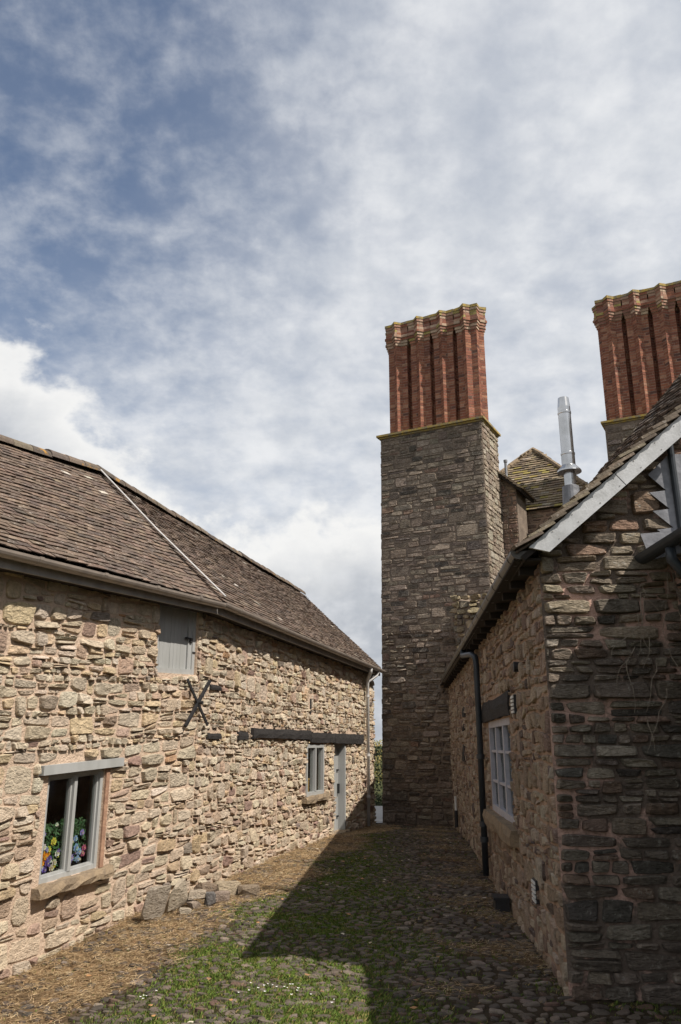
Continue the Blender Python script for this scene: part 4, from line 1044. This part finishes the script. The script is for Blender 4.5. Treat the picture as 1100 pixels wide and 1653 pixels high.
# ------------------------------------------------------------------ flowers behind the glass
def flowers(F, u0, u1, z0, h, palette, label, hero=None):
    t = thing('flower_arrangement', label, 'flowers', F(.5 * (u0 + u1), z0, -.22), 'flowers in the barn window')
    m2 = MB(); m2.box(F, u0 + .02, u1 - .02, z0, z0 + .06, -.30, -.14); m2.build('trough', 'soffit', t)
    m2 = MB()
    for _ in range(800):
        u, v, d = rng.uniform(u0, u1), z0 + .04 + h * rng.random() ** .8, rng.uniform(-.30, -.11); a = rng.uniform(0, 6.28); s = rng.uniform(.012, .028); b2 = rng.uniform(-.6, .6)
        q = [F(u + math.cos(a) * s * k + math.sin(a) * s * .35 * j, v + math.sin(a) * s * k - math.cos(a) * s * .35 * j, d + b2 * s * k) for k, j in ((-1, 0), (0, 1), (1, 0), (0, -1))]
        c = [(.05, .12, .04), (.07, .15, .06), (.10, .17, .09), (.035, .085, .035)][rng.integers(4)]
        m2.add(q, [(0, 1, 2, 3)], c)
    for _ in range(14):
        u = rng.uniform(u0 + .03, u1 - .03); m2.tube([F(u, z0 + .04, -.2), F(u + rng.normal(0, .02), z0 + h * .9, -.2)], .002, 4, (.06, .12, .04))
    m2.build('foliage', 'petal', t, kind='stuff')
    extra = [(rng.uniform(.04, .96), rng.uniform(.03, h * .62), rng.uniform(.016, .024), palette[rng.integers(len(palette))][3]) for _ in range(16)]
    for (fu, fz, r_, c) in [(p[0], p[1], p[2] * 1.15, p[3]) for p in palette] + extra:
        m3 = MB(); cu, cz2 = u0 + (u1 - u0) * fu, z0 + fz; d = rng.uniform(-.125, -.105)
        for ring, rr, dd in ((0, r_, 0), (1, r_ * .62, .012)):
            for k in range(7):
                a = k * .898 + ring * .4
                p = [F(cu + math.cos(a + e) * rr * q, cz2 + math.sin(a + e) * rr * q, d + dd + .006 * q) for e, q in ((0, .12), (-.42, .75), (0, 1.0), (.42, .75))]
                m3.add(p, [(0, 1, 2, 3)], tuple(x * rng.uniform(.8, 1.15) for x in c))
        m3.add([F(cu + math.cos(k) * r_ * .2, cz2 + math.sin(k) * r_ * .2, d + .018) for k in range(6)], [(0, 1, 2, 3, 4, 5)], (.5, .38, .08))
        m3.build('blossom', 'petal', t)
PUR, LIL, WHT, ORA, YEL, BLU, PNK, CRM = (.16, .10, .36), (.32, .27, .55), (.72, .70, .64), (.80, .27, .02), (.60, .56, .08), (.28, .42, .58), (.52, .12, .22), (.62, .55, .42)
a, b, c, d = W1
flowers(FN, a + .06, mid_ - .035, c + .045, .36, [(.38, .15, .045, ORA), (.30, .10, .036, ORA), (.08, .05, .03, PUR), (.3, .06, .032, LIL), (.5, .09, .03, PUR), (.62, .12, .028, PUR), (.8, .08, .03, CRM), (.9, .15, .03, WHT), (.3, .23, .03, WHT), (.45, .2, .032, BLU), (.7, .26, .035, YEL), (.55, .2, .03, YEL), (.12, .36, .03, LIL), (.25, .34, .026, LIL), (.05, .31, .028, LIL), (.75, .40, .018, WHT), (.1, .24, .028, WHT), (.7, .04, .03, CRM), (.42, .04, .028, PUR)],
        'mixed flowers with an orange bloom behind the nearer light of the barn window')
flowers(FN, mid_ + .035, b - .06, c + .045, .36, [(.2, .12, .03, CRM), (.35, .08, .032, LIL), (.5, .16, .036, BLU), (.65, .12, .034, BLU), (.45, .24, .03, BLU), (.9, .14, .03, PNK), (.86, .09, .026, PNK), (.75, .28, .03, LIL), (.6, .06, .03, BLU), (.12, .05, .03, CRM), (.2, .19, .026, (.5, .3, .1)), (.28, .05, .03, PUR), (.15, .38, .018, WHT)],
        'blue and pink flowers behind the farther light of the barn window')
# bunting and boxes in the far window
bt = thing('bunting', 'string of green and yellow bunting flags inside the far barn window', 'bunting', FF(uf(14.5), 1.5, -.2))
m2 = MB(); m2.tube([FF(uf(14.0), 1.46, -.2), FF(uf(14.5), 1.38, -.2), FF(uf(15.1), 1.48, -.2)], .004, 4); m2.build('string', 'white', bt)
for k, (y_, c) in enumerate(((14.15, (.6, .5, .05)), (14.32, (.12, .42, .3)), (14.62, (.6, .5, .05)), (14.80, (.12, .42, .3)), (14.98, (.5, .45, .4)))):
    u = uf(y_); z_ = 1.42 - .03 * (k % 3 == 1); plate(FF, [(u - .075, z_), (u, z_ - .2), (u + .075, z_)], -.204, -.199, 'flag', 'petal', bt).data.color_attributes.new('Col', 'FLOAT_COLOR', 'POINT').data.foreach_set('color', list(c + (1,)) * 6)
for u, wd, hh, c, lb, nm in ((uf(14.2), .16, .16, (.5, .10, .07), 'small red box on the sill inside the far barn window', 'storage_box'), (uf(14.78), .24, .26, (.40, .25, .10), 'tan wicker box on the sill inside the far barn window', 'wicker_box'), (uf(14.42), .15, .24, (.5, .47, .42), 'pale box on the sill inside the far barn window', 'storage_box')):
    t = thing(nm, lb, 'box', FF(u, W2[2] + .06, -.25)); m2 = MB(); m2.box(FF, u - wd / 2, u + wd / 2, W2[2] - .02, W2[2] + hh - .03, -.36, -.2, c); m2.build('box', 'petal', t)
    m2 = MB(); m2.box(FF, u - wd / 2 - .008, u + wd / 2 + .008, W2[2] + hh - .029, W2[2] + hh, -.368, -.192, tuple(min(x * 1.3, .8) for x in c)); m2.build('lid', 'petal', t)

# ------------------------------------------------------------------ beyond the gap: hedge, shrub and pale path
def leafy(name, label, cat, lo, hi, n, pal, size=(.03, .07)):
    mb = MB(); lo, hi = Vector(lo), Vector(hi); ctr = (lo + hi) / 2; ex = (hi - lo) / 2
    for _ in range(n):
        v = Vector(rng.uniform(-1, 1, 3)); m_ = max(abs(v.x), abs(v.y), abs(v.z)); v = v * ((.72 + .3 * rng.random()) / max(m_, .3))
        p = ctr + Vector((v.x * ex.x, v.y * ex.y, v.z * ex.z)); a = Vector(rng.normal(0, 1, 3)).normalized(); b_ = a.orthogonal().normalized(); s = rng.uniform(*size)
        mb.add([p - a * s, p + b_ * s * .45, p + a * s, p - b_ * s * .45], [(0, 1, 2, 3)], pick_colour(pal, .25))
    t = thing(name, label, cat, (ctr.x, ctr.y, lo.z)); mb.build('foliage', 'petal', t, kind='stuff')
    m2 = MB(); m2.tube([(ctr.x, ctr.y, lo.z - .1), (ctr.x + .05, ctr.y, ctr.z), (ctr.x, ctr.y, hi.z - .1)], [.06, .045, .015], 7); m2.build('trunk', 'soffit', t)
leafy('hedge', 'dark clipped hedge seen through the gap beside the tower', 'hedge', (.3, 27, -.3), (4.2, 28.2, 1.5), 6000, [(1, (.02, .035, .015)), (1, (.03, .05, .02))])
leafy('garden_shrub', 'yellowish shrub top showing through the gap above the hedge', 'shrub', (.2, 31, .2), (3.5, 33, 1.75), 4000, [(1, (.20, .16, .05)), (1, (.13, .13, .04)), (1, (.25, .19, .07))])
mb = MB(); yy = [19.9, 22, 24, 26.5]; mb.add([(x, y_, zg(x, y_) + .016) for y_ in yy for x in (.6, 2.2)], [(2 * i, 2 * i + 1, 2 * i + 3, 2 * i + 2) for i in range(3)])
struct(mb.build('path', 'path'))
print('objects', len(bpy.data.objects), 'tris', sum(len(m.loops) - 2 * len(m.polygons) for m in bpy.data.meshes))
